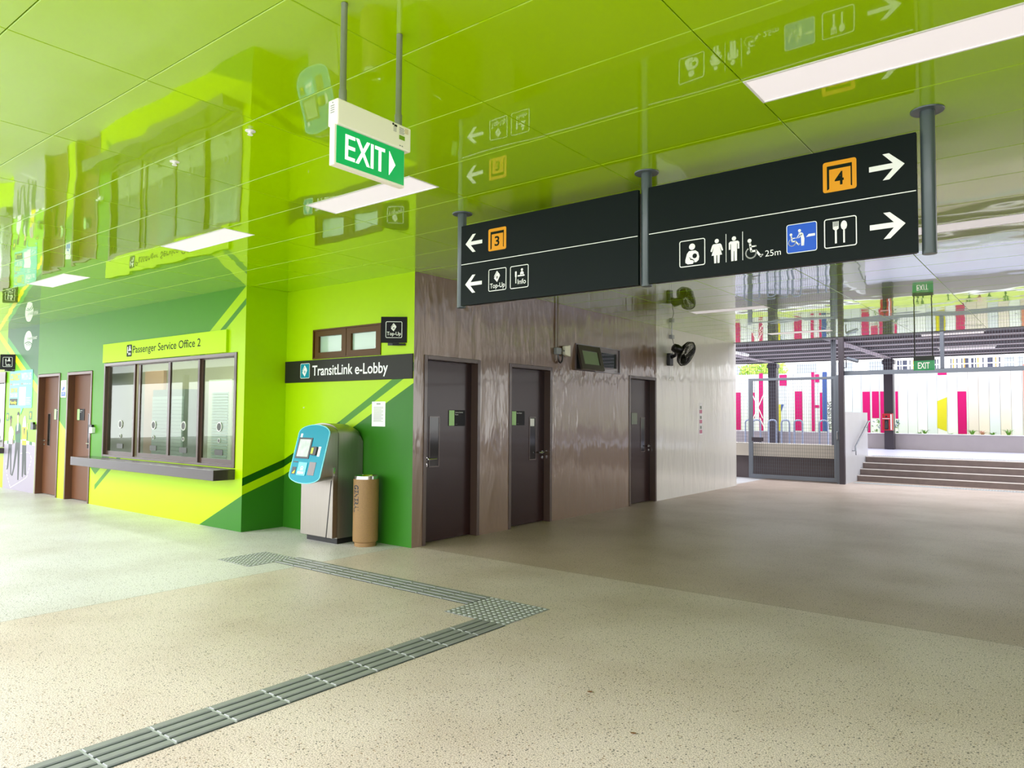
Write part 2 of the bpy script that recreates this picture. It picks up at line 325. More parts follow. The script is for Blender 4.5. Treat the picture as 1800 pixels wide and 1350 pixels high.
def wall(name, fr, a0, a1, holes, mats, fn=lambda a, b: 0, lines=(), b1=H, thick=.12, edge_mi=None):
    """wall slab with openings; the front is cut along the painted lines and each face takes the paint of its place"""
    bm = bmesh.new()
    us = sorted({a0, a1} | {h[0] for h in holes} | {h[1] for h in holes}); vs = sorted({0, b1} | {h[2] for h in holes} | {h[3] for h in holes})
    us = [u for u in us if a0 <= u <= a1]; vs = [v for v in vs if 0 <= v <= b1]
    inh = lambda a, b: any(h[0] < a < h[1] and h[2] < b < h[3] for h in holes)
    vt = {}
    def V(i, j, n):
        if (i, j, n) not in vt: vt[(i, j, n)] = bm.verts.new(fr(us[i], vs[j], n))
        return vt[(i, j, n)]
    solid = lambda i, j: 0 <= i < len(us)-1 and 0 <= j < len(vs)-1 and not inh((us[i]+us[i+1])/2, (vs[j]+vs[j+1])/2)
    for i in range(len(us)-1):
        for j in range(len(vs)-1):
            if not solid(i, j): continue
            bm.faces.new([V(i, j, 0), V(i+1, j, 0), V(i+1, j+1, 0), V(i, j+1, 0)])
            bm.faces.new([V(i, j, -thick), V(i, j+1, -thick), V(i+1, j+1, -thick), V(i+1, j, -thick)])
            for (di, dj, p, q) in ((-1, 0, (i, j), (i, j+1)), (1, 0, (i+1, j), (i+1, j+1)), (0, -1, (i, j), (i+1, j)), (0, 1, (i, j+1), (i+1, j+1))):
                if not solid(i+di, j+dj): bm.faces.new([V(*p, 0), V(*q, 0), V(*q, -thick), V(*p, -thick)])
    for (p, q) in lines:
        P = fr(p[0], p[1], 0); d = fr(q[0], q[1], 0)-P; no = d.cross(fr.n).normalized()
        bmesh.ops.bisect_plane(bm, geom=bm.verts[:]+bm.edges[:]+bm.faces[:], dist=1e-5, plane_co=P, plane_no=no)
    bmesh.ops.recalc_face_normals(bm, faces=bm.faces)
    for f in bm.faces:
        c = f.calc_center_median()-fr.o; f.material_index = fn(c.dot(fr.u), c.dot(fr.v))
    me = bpy.data.meshes.new(name); bm.to_mesh(me); bm.free()
    for m in mats: me.materials.append(m)
    o = bpy.data.objects.new(name, me); col.objects.link(o); OR[o] = (0, 0, 0); return tag(o, kind='structure')

# office wall mural (a = x, b = z)
a1 = lambda a: 3.151+.62*(a+2.455); a2 = lambda a: 2.99+.62*(a+2.455); a3 = lambda a: 2.905+.62*(a+2.455)
a4 = lambda a: 1.334-.57*(a+8.22)
d0 = lambda a: 3.15+(a+11.21)*(2.12-3.15)/(1.91); y0 = lambda a: 3.14+(a+11.43)*(1.99-3.14)/2.12; y1 = lambda a: 2.99+(a+11.41)*(1.85-2.99)/2.09
tri = lambda a: (a+3.459)*.463/1.015
kerb = lambda a: .95-.06*abs(a+10.05)
def fnA(a, b):
    if a < -9.33:
        if a < -10.96: return 4 if y1(a) < b < y0(a) else 0
        if b < kerb(a): return 6
        if b > d0(a): return 3
        if b > y0(a): return 5
        if b > y1(a): return 4
        return 7
    if b < tri(a): return 2
    if a > -3.5 and b < .45: return 0
    if a < -6.75 and b < a4(a): return 0
    if b > a1(a): return 1
    if b > a2(a): return 0
    if b > a3(a): return 8
    return 0
def L(fn, p, q): return ((p, fn(p)), (q, fn(q)))
linesA = [L(a1, -9, -2.5), L(a2, -9, -2.5), L(a3, -9, -2.5), L(a4, -9, -6.8), L(d0, -11, -9.4), L(y0, -11, -9.4), L(y1, -11, -9.4), L(tri, -3.4, -2.5),
          ((-9.33, 0), (-9.33, 3)), ((-10.96, 0), (-10.96, 3)), ((-6.75, 0), (-6.75, 3)), L(lambda a: .95+.06*(a+10.05), -11, -10.1), L(lambda a: .95-.06*(a+10.05), -10, -9.4), ((-10.05, 0), (-10.05, 1)), ((-3.5, 0), (-3.5, 1)), ((-5, .45), (-3, .45))]
DA = [(-9.29, -8.27), (-7.96, -6.95)]
wall('wall_office', FA, -18, -2.4455, [(a, b, 0, 2.21) for a, b in DA] + [(-6.50, -2.615, .80, 2.305), (-14.3, -10.96, .80, 2.305)],
     [m_lime, m_mid, m_dark, m_forest, m_yellow, m_pgreen, m_lav, m_brickg, m_stripe], fnA, linesA)
# return wall (a = y, b = z)
s1 = lambda a: .90+(a)*.35; s2 = lambda a: .797+a*.35; s3 = lambda a: .69+a*.36
wall('wall_return', FS, -.617+.0005, 0, [], [m_lime, m_dstripe, m_dark], lambda a, b: (0 if b > s1(a) else 1 if b > s2(a) else 0 if b > s3(a) else 2), [L(s1, -.5, -.1), L(s2, -.5, -.1), L(s3, -.5, -.1)])
# lobby wall
def bend(z0, zb, sl): return lambda a: (z0+(a+2.444)*(zb-z0)/1.144) if a < -1.3 else zb+(a+1.3)*sl
b1 = bend(.90, 1.42, .53); b2 = bend(.80, 1.33, .52); b3 = bend(.69, 1.22, .50)
def fnB(a, b):
    if b > b1(a): return 0
    if b > b2(a): return 1 if a < -1.3 else 3
    if b > b3(a): return 0
    return 2
wall('wall_lobby', FB, -2.444, -.0015, [(-1.865, -.555, 2.215, 2.60)], [m_lime, m_dstripe, m_dark, m_stripe],
     fnB, [L(g, p, q) for g in (b1, b2, b3) for p, q in ((-2.4, -1.31), (-1.29, 0))] + [((-1.3, 0), (-1.3, 2))])
DC = [(.165, 1.165), (1.76, 2.76), (5.035, 6.035)]
wall('wall_brown', FC, .0005, 9.78, [(a, b, 0, 2.205) for a, b in DC] + [(3.37, 4.715, 2.20, 2.61)], [m_taupe, m_creamw], lambda a, b: int(a > 6.04), [((6.04, 0), (6.04, 3))])
t = MB().box(-9.8, -.0005, 9.78, 9.9, 0, H).build('wall_end', m_creamw); tag(t, kind='structure')
# dark rooms behind the doors so that no light comes through
t = MB().box(-2.3, -.6, .9, 9.7, 0, H-.05).build('wall_core', m_taupe); tag(t, kind='structure')

# ceiling: separate gloss panels with chamfered edges below a dark plenum
mb = MB(); PX, PY = 1.17, .5967; RX0, RY0 = .02, 1.21
lights = []
lights = [(-4.66, -2.37), (-1.15, -2.37), (1.19, -2.37), (4.70, -2.37), (4.70, 1.21), (1.19, 4.79), (1.19, 8.37)]
vis = []
def lighted(cx, yy): return any(abs(cx-xs) < .01 and abs(yy-r) < .05 for xs, r in lights)
nx0 = -16; nx1 = 13
wallregion = lambda x, y: (x < -2.444 and y > -.617+PY) or (x < -.05 and y > 0+.02)
for i in range(nx0, nx1):
    for j in range(-12, 15):
        xa, xb = RX0+PX*i, RX0+PX*(i+1); ya, yb = RY0+PY*j, RY0+PY*(j+1)
        if ya < -5.93 or (xb < -2.31 and ya < -3.6): continue  # roof cut back out of view at left to let daylight onto the floor
        if j == 14: yb = 9.78
        if lighted(xa, ya): ya += .30
        g = .0018; ch = .003
        if (xb < 0 and ya > .05) or (xb < -2.5 and ya > -.617+.03): continue
        p = [(xa+g, ya+g), (xb-g, ya+g), (xb-g, yb-g), (xa+g, yb-g)]; q = [(xa+g+ch, ya+g+ch), (xb-g-ch, ya+g+ch), (xb-g-ch, yb-g-ch), (xa+g+ch, yb-g-ch)]
        vs = [(a, b, H) for a, b in q] + [(a, b, H+ch) for a, b in p] + [(a, b, H+.02) for a, b in p]
        mb.add(vs, [(0, 3, 2, 1), (0, 1, 5, 4), (1, 2, 6, 5), (2, 3, 7, 6), (3, 0, 4, 7), (4, 5, 9, 8), (5, 6, 10, 9), (6, 7, 11, 10), (7, 4, 8, 11)])
mb.box(RX0+PX*nx0, -2.32, -3.57, 9.80, H+.021, H+.40, 1); mb.box(-2.32, RX0+PX*nx1, -6.0, 9.80, H+.021, H+.40, 1)
mb.box(RX0+PX*nx0, RX0+PX*nx1, 9.781, 9.86, H-.005, H+.4, 2)
mb.box(-2.38, RX0+PX*nx1, -6.06, -6.0, H-.02, H+.4, 2); mb.box(-2.38, -2.32, -6.0, -3.57, H-.02, H+.4, 2); mb.box(RX0+PX*nx0, -2.38, -3.63, -3.57, H-.02, H+.4, 2)
tag(mb.build('ceiling', [m_ceil, m_ceilgap, m_postg]), kind='structure')

lightnames = {(-4.66, -2.37): 'white recessed ceiling light furthest left, above the two mid-brown doors', (-1.15, -2.37): 'white recessed ceiling light above the office counter window',
              (1.19, -2.37): 'white recessed ceiling light beside the nearer hanging exit sign', (4.70, -2.37): 'large white recessed ceiling light at top right above the black direction sign',
              (4.70, 1.21): 'white recessed ceiling light showing right of the direction sign pole', (1.19, 4.79): 'narrow white ceiling light near the black wall fan',
              (1.19, 8.37): 'small far ceiling light near the pale wall end, before the mesh gate'}
for (xs, row), lab in lightnames.items():
    t = thing('ceiling_light', (xs+PX/2, row+.15, H), lab, 'ceiling light', 'recessed ceiling lights')
    MB().box(xs+.004, xs+PX-.004, row+.003, row+.297, H+.003, H+.0205).build('diffuser', m_lightp, t)
    e = MB(); e.ring(F((0, 0, H), X, Y, Z), rr(xs+.001, xs+PX-.001, row+.001, row+.299, .001, 1), rr(xs+.012, xs+PX-.012, row+.012, row+.288, .001, 1), -.002, .003).build('frame', m_white, t)
# small sprinkler heads on the ceiling
for (px, py, lab) in ((307, 284, 'small white sprinkler head on the green ceiling, left one of the two'), (440, 230, 'small white sprinkler head on the green ceiling, nearer the exit sign')):
    c = at(px, py, 2, H); mb = MB().lathe(c+Z*.001, [(.03, 0), (.03, -.004), (.012, -.006), (.01, -.02), (.016, -.022), (.016, -.026)], 14)
    tag(mb.build('sprinkler_head', m_white, smooth=True), lab, 'sprinkler', 'ceiling sprinkler heads')

# ------------------------------------------------------------------ doors
def door(n, fr, a0, a1, hinge, mframe, mleaf, label_lines, vis_at, sign_at, handle_at, faded=False, sticker=False):
    t = thing('door_%d' % n, fr((a0+a1)/2, 0, 0), None, None, kind='structure')
    top = 2.205; fw = .05; d = .10
    mb = MB()
    for (p, q, r, s) in ((a0+.002, a0+fw, 0.002, top-.002), (a1-fw, a1-.002, 0.002, top-.002), (a0+fw, a1-fw, top-fw, top-.002)): mb.rect(fr, p, q, r, s, -d-.03, .012)
    mb.build('frame', mframe, t, bevel=.003)
    lf = MB().rect(fr, a0+fw, a1-fw, .012, top-fw-.003, -d-.04, -d).build('leaf', mleaf, t)
    a, b = vis_at
    vp = MB(); vp.rring(fr, a, b, .885, 1.49, .004, .012, -d, -d+.006); vp.build('vision_panel_trim', mframe, t)
    MB().rect(fr, a+.012, b-.012, .897, 1.478, -d, -d+.002).build('vision_panel', m_glassdk, t)
    if sticker: MB().rect(fr, a+.02, b-.045, 1.36, 1.465, -d+.003, -d+.004).build('notice', m_paper, t)
    a, b = sign_at; z0, z1 = 1.372, 1.568
    sg = MB().rrect(fr, a, b, z0, z1, .01, -d, -d+.006, 1 if not faded else 2)
    if not faded: sg.rect(fr, a+.004, a+(b-a)*.33, z0+.004, z1-.004, -d+.006, -d+.0075, 0)
    sgo = sg.build('door_sign', [m_label, m_blackm, m_ink], t)
    if label_lines:
        le = MB(); y = z1-.035
        for s in label_lines: letters(le, fr, s, a+(b-a)*.38, y, .016, n=-d+.0075); y -= .028
        letters(le, fr, 'No 01-0%d' % n if False else '- - - - -', a+(b-a)*.38, z0+.02, .01, n=-d+.0075); le.build('lettering', m_whitetext, sgo)
    a, dr = handle_at
    h = MB(); h.lathe(fr(a, .985, -d), [(.026, 0), (.026, .008), (.012, .01), (.011, .045)], 16, fr.n); h.tube([fr(a, .985, -d+.045), fr(a+dr*.01, .985, -d+.055), fr(a+dr*.13, .985, -d+.055)], .009, 8)
    h.build('handle', m_chrome, t, smooth=True)
    MB().lathe(fr(a, .912, -d), [(.024, 0), (.024, .008), (.01, .009), (.01, .014)], 16, fr.n).build('lock', m_chrome, t, smooth=True)
    return t
door(1, FC, *DC[0], 1, m_frame2, m_leafdoor, ['System Service', 'Room'], (.36, .535), (.695, .995), (.31, 1))
door(2, FC, *DC[1], 1, m_frame2, m_leafdoor, ['Store Room'], (2.35, 2.51), (1.945, 2.235), (2.66, -1), sticker=True)
door(3, FC, *DC[2], 1, m_frame2, m_leafdoor, None, (5.63, 5.79), (5.30, 5.50), (5.93, -1), faded=True)
door(4, FA, *DA[0], 1, m_frame3, m_leafdoor2, ['Staff'], (-9.06, -8.92), (-8.76, -8.47), (-9.19, 1))
door(5, FA, *DA[1], 1, m_frame3, m_leafdoor2, ['Supervisor', 'Room'], (-7.33, -7.19), (-7.76, -7.47), (-7.10, -1))

# ------------------------------------------------------------------ office counter window (window_1) and its twin at the far left (window_2)
def counter_window(n, a0, a1, sashes):
    t = thing('window_%d' % n, FA((a0+a1)/2, .8, 0), None, None, kind='structure')
    mb = MB()
    for (p, q, r, s) in ((a0+.002, a0+.045, .802, 2.303), (a1-.055, a1-.002, .802, 2.303), (a0+.045, a1-.055, 2.255, 2.303), (a0+.045, a1-.055, .802, .835)): mb.rect(FA, p, q, r, s, -.10, .015)
    mb.build('frame', m_frame, t, bevel=.003)
    for k, (p, q) in enumerate(sashes):
        off = -.03 if k % 2 == 0 else -.06
        s = MB().ring(FA, [(p-.06, .835), (q+.045, .835), (q+.045, 2.255), (p-.06, 2.255)], [(p, .895), (q, .895), (q, 2.245), (p, 2.245)], off-.03, off).build('sash', m_frame, t)
        MB().rect(FA, p, q, .895, 2.245, off-.018, off-.012).build('pane', m_glass, s)
        c = (p+q)/2+(.02 if k != 3 else .0)
        h = MB().disc(FA, c, 1.325, .052, off-.012, off-.004, 0, 24); h.disc(FA, c, 1.14, .024, off-.012, off-.004, 0, 16); h.rrect(FA, c-.10, c+.10, .945, 1.02, .015, off-.012, off-.004, 0)
        h.build('speak_opening', mat('speak_opening_dark', '2c2f20', rough=.4), s)
        r = MB().ring(FA, circ(c, 1.325, .064, 24), circ(c, 1.325, .052, 24), off-.012, off-.002); r.ring(FA, circ(c, 1.14, .031, 16), circ(c, 1.14, .024, 16), off-.012, off-.002)
        r.build('speak_ring', mat('clear_acrylic_ring', 'b9beb0', rough=.2, coat=.5), s)
    return t
counter_window(1, -6.50, -2.615, [(-6.42, -5.56), (-5.40, -4.54), (-4.42, -3.65), (-3.57, -2.69)])
counter_window(2, -14.3, -10.96, [(-14.2, -13.1), (-12.95, -12.0), (-11.88, -11.06)])
MB().rect(FA, -14.35, -10.93, 2.09, 2.31, .016, .03).build('trim_1', m_frame3); bpy.data.objects['trim_1']['kind'] = 'structure'
for (a, b, lab) in ((-6.95, -2.61, 'long dark stone service counter under the office window'), (-14.6, -10.94, 'short visible end of black counter at the far left edge')):
    t = MB().rect(FA, a, b, .655 if a > -10 else .68, .79, 0.001, .30 if a > -10 else .12).build('service_counter', m_ledge, bevel=.004); tag(t, lab, 'counter')
# office room seen through the glass
mo = mat('office_wall_beige', 'a9a48c', rough=.7); t = MB()
t.box(-12.0, -2.6, 1.25, 1.33, 0, 2.9).box(-12.08, -12, -.45, 1.33, 0, 2.9).box(-2.6, -2.56, -.45, 1.33, 0, 2.9).box(-12, -2.6, -.49, 1.3, 2.8, 2.9).build('wall_office_inner', mo); bpy.data.objects['wall_office_inner']['kind'] = 'structure'
c0, c1 = at(293, 697, 1, 1.2), at(344, 787, 1, 1.2)
t = thing('shutter_cabinet', (c0.x, 1.2, 0), 'pale blue-grey roller shutter cabinet inside the office, behind the third pane', 'cabinet')
msh = mat('pale_shutter', 'b9c6c2', rough=.4)
MB().box(c0.x-.03, c1.x+.03, .95, 1.248, 0.0, 1.95).build('body', mat('cabinet_grey', '8f9690', rough=.5), t)
mb = MB()
for k in range(22): mb.box(c0.x, c1.x, .925, .948, .35+k*.067, .35+k*.067+.06)
mb.build('shutter', msh, t)
c0, c1 = at(256, 660, 1, 1.2), at(285, 790, 1, 1.2)
t = MB().box(c0.x, c1.x, 1.19, 1.248, 0.0, 2.35).build('tall_locker', mat('peach_laminate', 'd2a98c', rough=.4, coat=.2)); tag(t, 'tall peach locker front inside the office, behind the second pane', 'locker')
c0, c1 = at(391, 677, 1, 1.2), at(413, 780, 1, 1.2)
t = thing('louvred_cabinet', (c0.x, 1.2, 0), 'off-white louvred cabinet inside the office, behind the rightmost pane', 'cabinet')
MB().box(c0.x-.1, c1.x+.2, 1.0, 1.248, 0, 2.1).build('body', mat('offwhite_cabinet', 'd6d8c8', rough=.4), t); mb = MB()
for k in range(26): mb.box(c0.x+.05, c1.x+.1, .985, .999, .6+k*.05, .6+k*.05+.03)
mb.build('louvres', msh, t)
t = thing('office_desk', (-5, .2, 0), 'long pale desk inside the office just behind the counter glass', 'desk')
MB().box(-8.9, -2.7, -.35, .25, .70, .74).build('desk_top', mat('desk_top_grey', 'b5b8a8', rough=.4), t)
for x in (-8.7, -6.5, -4.5, -2.9): MB().box(x, x+.04, -.3, .2, 0, .70).build('leg', m_postg, t)
od = bpy.data.lights.new('office_fill_light', 'AREA'); od.shape = 'RECTANGLE'; od.size = 6; od.size_y = .3; od.energy = 75; od.color = (1, 1, .92)
ol = bpy.data.objects.new('office_fill_light', od); col.objects.link(ol); ol.location = (-6.5, .5, 2.75)  # unseen area light added to brighten the office behind the glass

# ------------------------------------------------------------------ mural print: logo, poster, three staff
vinyl = []
t = thing('wall_logo', FA(-9.87, 2.7, 0), 'white oval logo with dark swoosh on the dark green wall print', 'logo')
MB().disc(FA, -9.87, 2.875, .205, .0005, .002, 0, 36, .19).build('oval', m_whitetext, t)
mb = MB().stroke(FA, [(-10.03, 2.83), (-9.9, 2.85), (-9.78, 2.84), (-9.68, 2.80)], .018, .002, .003); mb.stroke(FA, [(-9.97, 2.80), (-9.85, 2.82), (-9.70, 2.78)], .012, .002, .003)
mb.stroke(FA, [(-9.95, 2.775), (-9.85, 2.79), (-9.73, 2.76)], .008, .002, .003)
letters(mb, FA, 'TOWER', -9.93, 2.885, .045, .25, n=.0035); mb.build('swoosh', m_forest, t)
letters(MB(), FA, 'TRANSIT', -9.65, 2.885, .05, .23, n=.003, bold=.02).build('lettering', m_whitetext, t)
t = thing('poster', FA(-10.15, 1.6, 0), 'turquoise poster reading CONNECT WITH US above three painted figures', 'poster')
MB().rrect(FA, -10.74, -9.56, 1.585, 2.315, .03, .001, .006).prism(FA, [(-10.12, 1.59), (-10.0, 1.59), (-10.11, 1.46)], .001, .006).build('board', mat('turquoise_print', '5fcab8', rough=.4), t)
letters(MB(), FA, 'CONNECT', -10.71, 2.13, .125, .52, n=.008, bold=.03).build('lettering', mat('yellow_print', 'e6ee3a', rough=.5), t)
mb = letters(MB(), FA, 'WITH US', -10.13, 2.13, .125, .50, n=.008, bold=.03); letters(mb, FA, 'OUR BUS', -10.69, 1.80, .07, .38, n=.008, bold=.02)
letters(mb, FA, '@connect', -10.55, 2.035, .035, .33, n=.008); letters(mb, FA, 'follow us', -10.02, 2.035, .035, .38, n=.008)
for k in range(5): mb.rect(FA, -9.85, -9.63-.03*(k % 2), 1.66+k*.03, 1.668+k*.03, .006, .008)
mb.rect(FA, -10.22, -9.88, 1.64, 1.99, .006, .0075); mb.build('white_print', m_whitetext, t)
letters(MB(), FA, 'JOIN THE', -10.69, 1.89, .08, .37, n=.008, bold=.03).build('lettering', MATS['yellow_print'], t)
mb = MB().rect(FA, -10.71, -10.30, 1.64, 1.77, .006, .0075, 0); letters(mb, FA, 'Family', -10.68, 1.665, .06, .35, n=.009, mi=1, bold=.02); mb.build('caption_block', [mat('near_black_print', '15241a', rough=.5), MATS['yellow_print']], t)
for k in (-10.69, -10.63, -10.09): MB().disc(FA, k, 2.052, .018, .006, .0075, 0, 12).build('icon', mat('icon_print', 'd05a50', rough=.5), t)

def figure(lab, head, hair, skin, top, parts, extra=()):
    """a flat painted person: one body outline plus its painted clothing, laid on the wall as a thin print"""
    t = thing('painted_person', FA(head[0], .2, 0), lab, 'mural figure', 'staff figures painted on the wall')
    for k, (nm, m, pts) in enumerate(parts): MB().prism(FA, pts, .0006+.0004*k, .001+.0004*k).build(nm, m, t)
    return t
sk1, sk2, sk3 = mat('brown_skin_print', '6d4a38', rough=.5), mat('tan_skin_print', 'e0b294', rough=.5), mat('rose_skin_print', 'd9a49a', rough=.5)
pw, pg, pk, py_, ph, phj = mat('white_shirt_print', 'e4dfe6', rough=.5), mat('green_jacket_print', '23603c', rough=.5), mat('charcoal_print', '333a38', rough=.5), mat('vest_yellow_print', 'f4ea10', rough=.5), mat('black_hair_print', '15181a', rough=.5), mat('mauve_scarf_print', 'b7a9ba', rough=.5)
figure('painted person in white shirt and dark trousers, leftmost of three on the wall', (-10.62, 1.36), 0, 0, 0, [
    ('trousers', pk, [(-10.70, .92), (-10.52, .92), (-10.53, .62), (-10.50, .30), (-10.47, .28), (-10.55, .28), (-10.60, .62), (-10.615, .80), (-10.67, .45), (-10.70, .38), (-10.78, .37), (-10.74, .46), (-10.71, .70)]),
    ('shirt', pw, [(-10.70, .88), (-10.71, 1.10), (-10.68, 1.20), (-10.61, 1.25), (-10.53, 1.20), (-10.47, 1.14), (-10.45, 1.0), (-10.50, .98), (-10.51, .88)]),
    ('arm', sk1, [(-10.47, 1.06), (-10.45, 1.04), (-10.45, .90), (-10.47, .86), (-10.50, .92)]),
    ('face', sk1, circ(-10.615, 1.335, .045, 16, .065) ), ('neck', sk1, [(-10.65, 1.29), (-10.59, 1.29), (-10.59, 1.22), (-10.64, 1.22)]),
    ('hair', ph, [(-10.69, 1.36), (-10.68, 1.42), (-10.62, 1.44), (-10.56, 1.41), (-10.56, 1.375), (-10.62, 1.385), (-10.65, 1.35)])])
figure('painted person in dark green jacket with folded arms, middle of three on the wall', (-10.24, 1.42), 0, 0, 0, [
    ('trousers', pk, [(-10.34, .93), (-10.09, .93), (-10.10, .50), (-10.11, .20), (-10.17, .20), (-10.19, .55), (-10.21, .80), (-10.33, .45), (-10.42, .27), (-10.50, .26), (-10.42, .40), (-10.36, .70)]),
    ('jacket', pg, [(-10.34, .92), (-10.37, 1.08), (-10.37, 1.22), (-10.29, 1.30), (-10.18, 1.31), (-10.09, 1.25), (-10.07, 1.10), (-10.08, .92)]),
    ('shirt', pw, [(-10.29, 1.28), (-10.21, 1.29), (-10.22, 1.15), (-10.28, 1.12)]),
    ('folded_arm', pk, [(-10.36, 1.12), (-10.12, 1.17), (-10.11, 1.11), (-10.35, 1.06)]),
    ('neck', sk2, [(-10.28, 1.36), (-10.20, 1.36), (-10.20, 1.27), (-10.27, 1.27)]),
    ('face', sk2, circ(-10.24, 1.415, .05, 16, .07)), ('hair', ph, [(-10.30, 1.44), (-10.28, 1.50), (-10.22, 1.515), (-10.17, 1.47), (-10.18, 1.42), (-10.22, 1.455)])])
figure('painted person in headscarf and yellow vest, rightmost of three on the wall', (-9.89, 1.36), 0, 0, 0, [
    ('trousers', pk, [(-9.98, .90), (-9.78, .90), (-9.74, .36), (-9.72, .31), (-9.83, .32), (-9.85, .60), (-9.87, .35), (-9.90, .26), (-9.95, .28), (-9.97, .60)]),
    ('sleeve', pg, [(-9.78, 1.18), (-9.72, 1.12), (-9.72, .98), (-9.77, .96)]),
    ('vest', py_, [(-9.99, .88), (-9.99, 1.22), (-9.89, 1.25), (-9.79, 1.22), (-9.78, .88)]),
    ('zip', pk, [(-9.94, 1.20), (-9.86, 1.20), (-9.90, 1.02)]), ('band', pw, [(-9.985, .99), (-9.785, .99), (-9.785, .965), (-9.985, .965)]),
    ('scarf', phj, [(-10.0, 1.22), (-9.97, 1.38), (-9.91, 1.44), (-9.85, 1.43), (-9.81, 1.34), (-9.80, 1.22)]), ('face', sk3, circ(-9.865, 1.345, .036, 14, .055)),
    ('raised_hand', sk3, [(-9.76, 1.30), (-9.72, 1.29), (-9.73, 1.18), (-9.76, 1.18)])])
for (a, b, lab) in ((-10.81, 1.405, 'dark square speech icon with yellow bulb, left of the painted figures'), (-9.61, 1.44, 'dark square speech icon with yellow bulb, right of the painted figures')):
    t = thing('painted_icon', FA(a, b, 0), lab, 'mural icon', 'bulb icons painted on the wall')
    MB().rrect(FA, a-.075, a+.075, b-.075, b+.085, .02, .0006, .0012).build('tile', m_forest, t); MB().disc(FA, a, b+.02, .035, .0014, .002, 0, 14).rect(FA, a-.015, a+.015, b-.045, b-.01, .0014, .002).build('bulb', m_yellow, t)
# painted kerb blocks and dashed outline on the print
mb = MB()
for k in range(11):
    x0 = -10.94+k*.145; f0 = kerb(x0); f1 = kerb(x0+.145); mb.prism(FA, [(x0, f0-.03), (x0+.145, f1-.03), (x0+.145, f1+.03), (x0, f0+.03)], .0003, .0005, k % 2)
dash = [(-10.82, .5), (-10.74, .28), (-10.53, .03), (-9.95, .2), (-9.7, .28), (-9.49, .63), (-9.58, .73), (-9.67, .75), (-10.09, .71)]
for p, q in zip(dash, dash[1:]):
    n = max(1, int(math.hypot(q[0]-p[0], q[1]-p[1])/.07))
    for k in range(n):
        s, e = k/n, (k+.6)/n; mb.stroke(FA, [(p[0]+(q[0]-p[0])*s, p[1]+(q[1]-p[1])*s), (p[0]+(q[0]-p[0])*e, p[1]+(q[1]-p[1])*e)], .014, .0003, .0006, 0, False)
for k in range(9):
    for l in range(5): pass
t = mb.build('painted_road_marks', [m_whitetext, m_forest]); tag(t, 'white dashed outline and kerb blocks painted around the three figures', 'mural markings')

# ------------------------------------------------------------------ small wall fixtures on the office wall
t = thing('cctv_notice', FA(-8.12, 1.77, 0), 'narrow white notice with blue camera picture between the two mid-brown doors', 'sign')
MB().rrect(FA, -8.235, -8.005, 1.77, 2.07, .012, .001, .005).build('board', m_white, t)
mb = MB().stroke(FA, [(-8.06, 2.04), (-8.06, 1.98)], .012, .005, .006); mb.prism(FA, [(-8.19, 1.90), (-8.12, 1.965), (-8.06, 1.945), (-8.08, 1.91), (-8.13, 1.885)], .005, .006)
mb.rrect(FA, -8.21, -8.03, 1.79, 1.865, .006, .005, .006); mb.build('picture', m_blue, t)
letters(MB(), FA, 'CCTV', -8.17, 1.82, .03, .10, n=.008).build('lettering', m_whitetext, t)
for (a, b, lab) in ((-9.41, 1.25, 'black card reader box beside the leftmost brown door'), (-6.88, 1.235, 'black and white card reader between the brown door and office window')):
    t = thing('card_reader', FA(a, b-.07, 0), lab, 'card reader')
    MB().rrect(FA, a-.08, a+.04, b-.07, b+.07, .01, .001, .04).build('housing', m_black, t); MB().rrect(FA, a-.02, a+.085, b-.065, b+.03, .008, .001, .05).build('cover', m_white if a > -9 else m_postg, t)
# sign board above the counter
t = thing('office_name_sign', FA(-4.7, 2.31, 0), 'lime sign board reading Passenger Service Office 2 above the counter window', 'sign')
MB().rect(FA, -6.515, -2.84, 2.312, 2.612, .001, .035).build('board', mat('lime_sign_board', 'b6de00', rough=.45, spec=.2), t, bevel=.002)
letters(MB(), FA, 'Passenger Service Office 2', -5.465, 2.424, .108, 1.985, n=.037, bold=.004).build('lettering', m_dtext, t)
ic = MB().rrect(FA, -5.67, -5.50, 2.375, 2.56, .02, .035, .037, 0)
ic.rect(FA, -5.645, -5.625, 2.43, 2.53, .037, .038, 1).rect(FA, -5.61, -5.52, 2.465, 2.48, .037, .038, 1).disc(FA, -5.565, 2.525, .018, .037, .038, 1).rect(FA, -5.59, -5.54, 2.48, 2.51, .037, .038, 1)
letters(ic, FA, 'Info', -5.61, 2.40, .04, .085, n=.0385, mi=1, bold=.02); ic.build('pictogram', [m_dtext, m_whitetext], t)

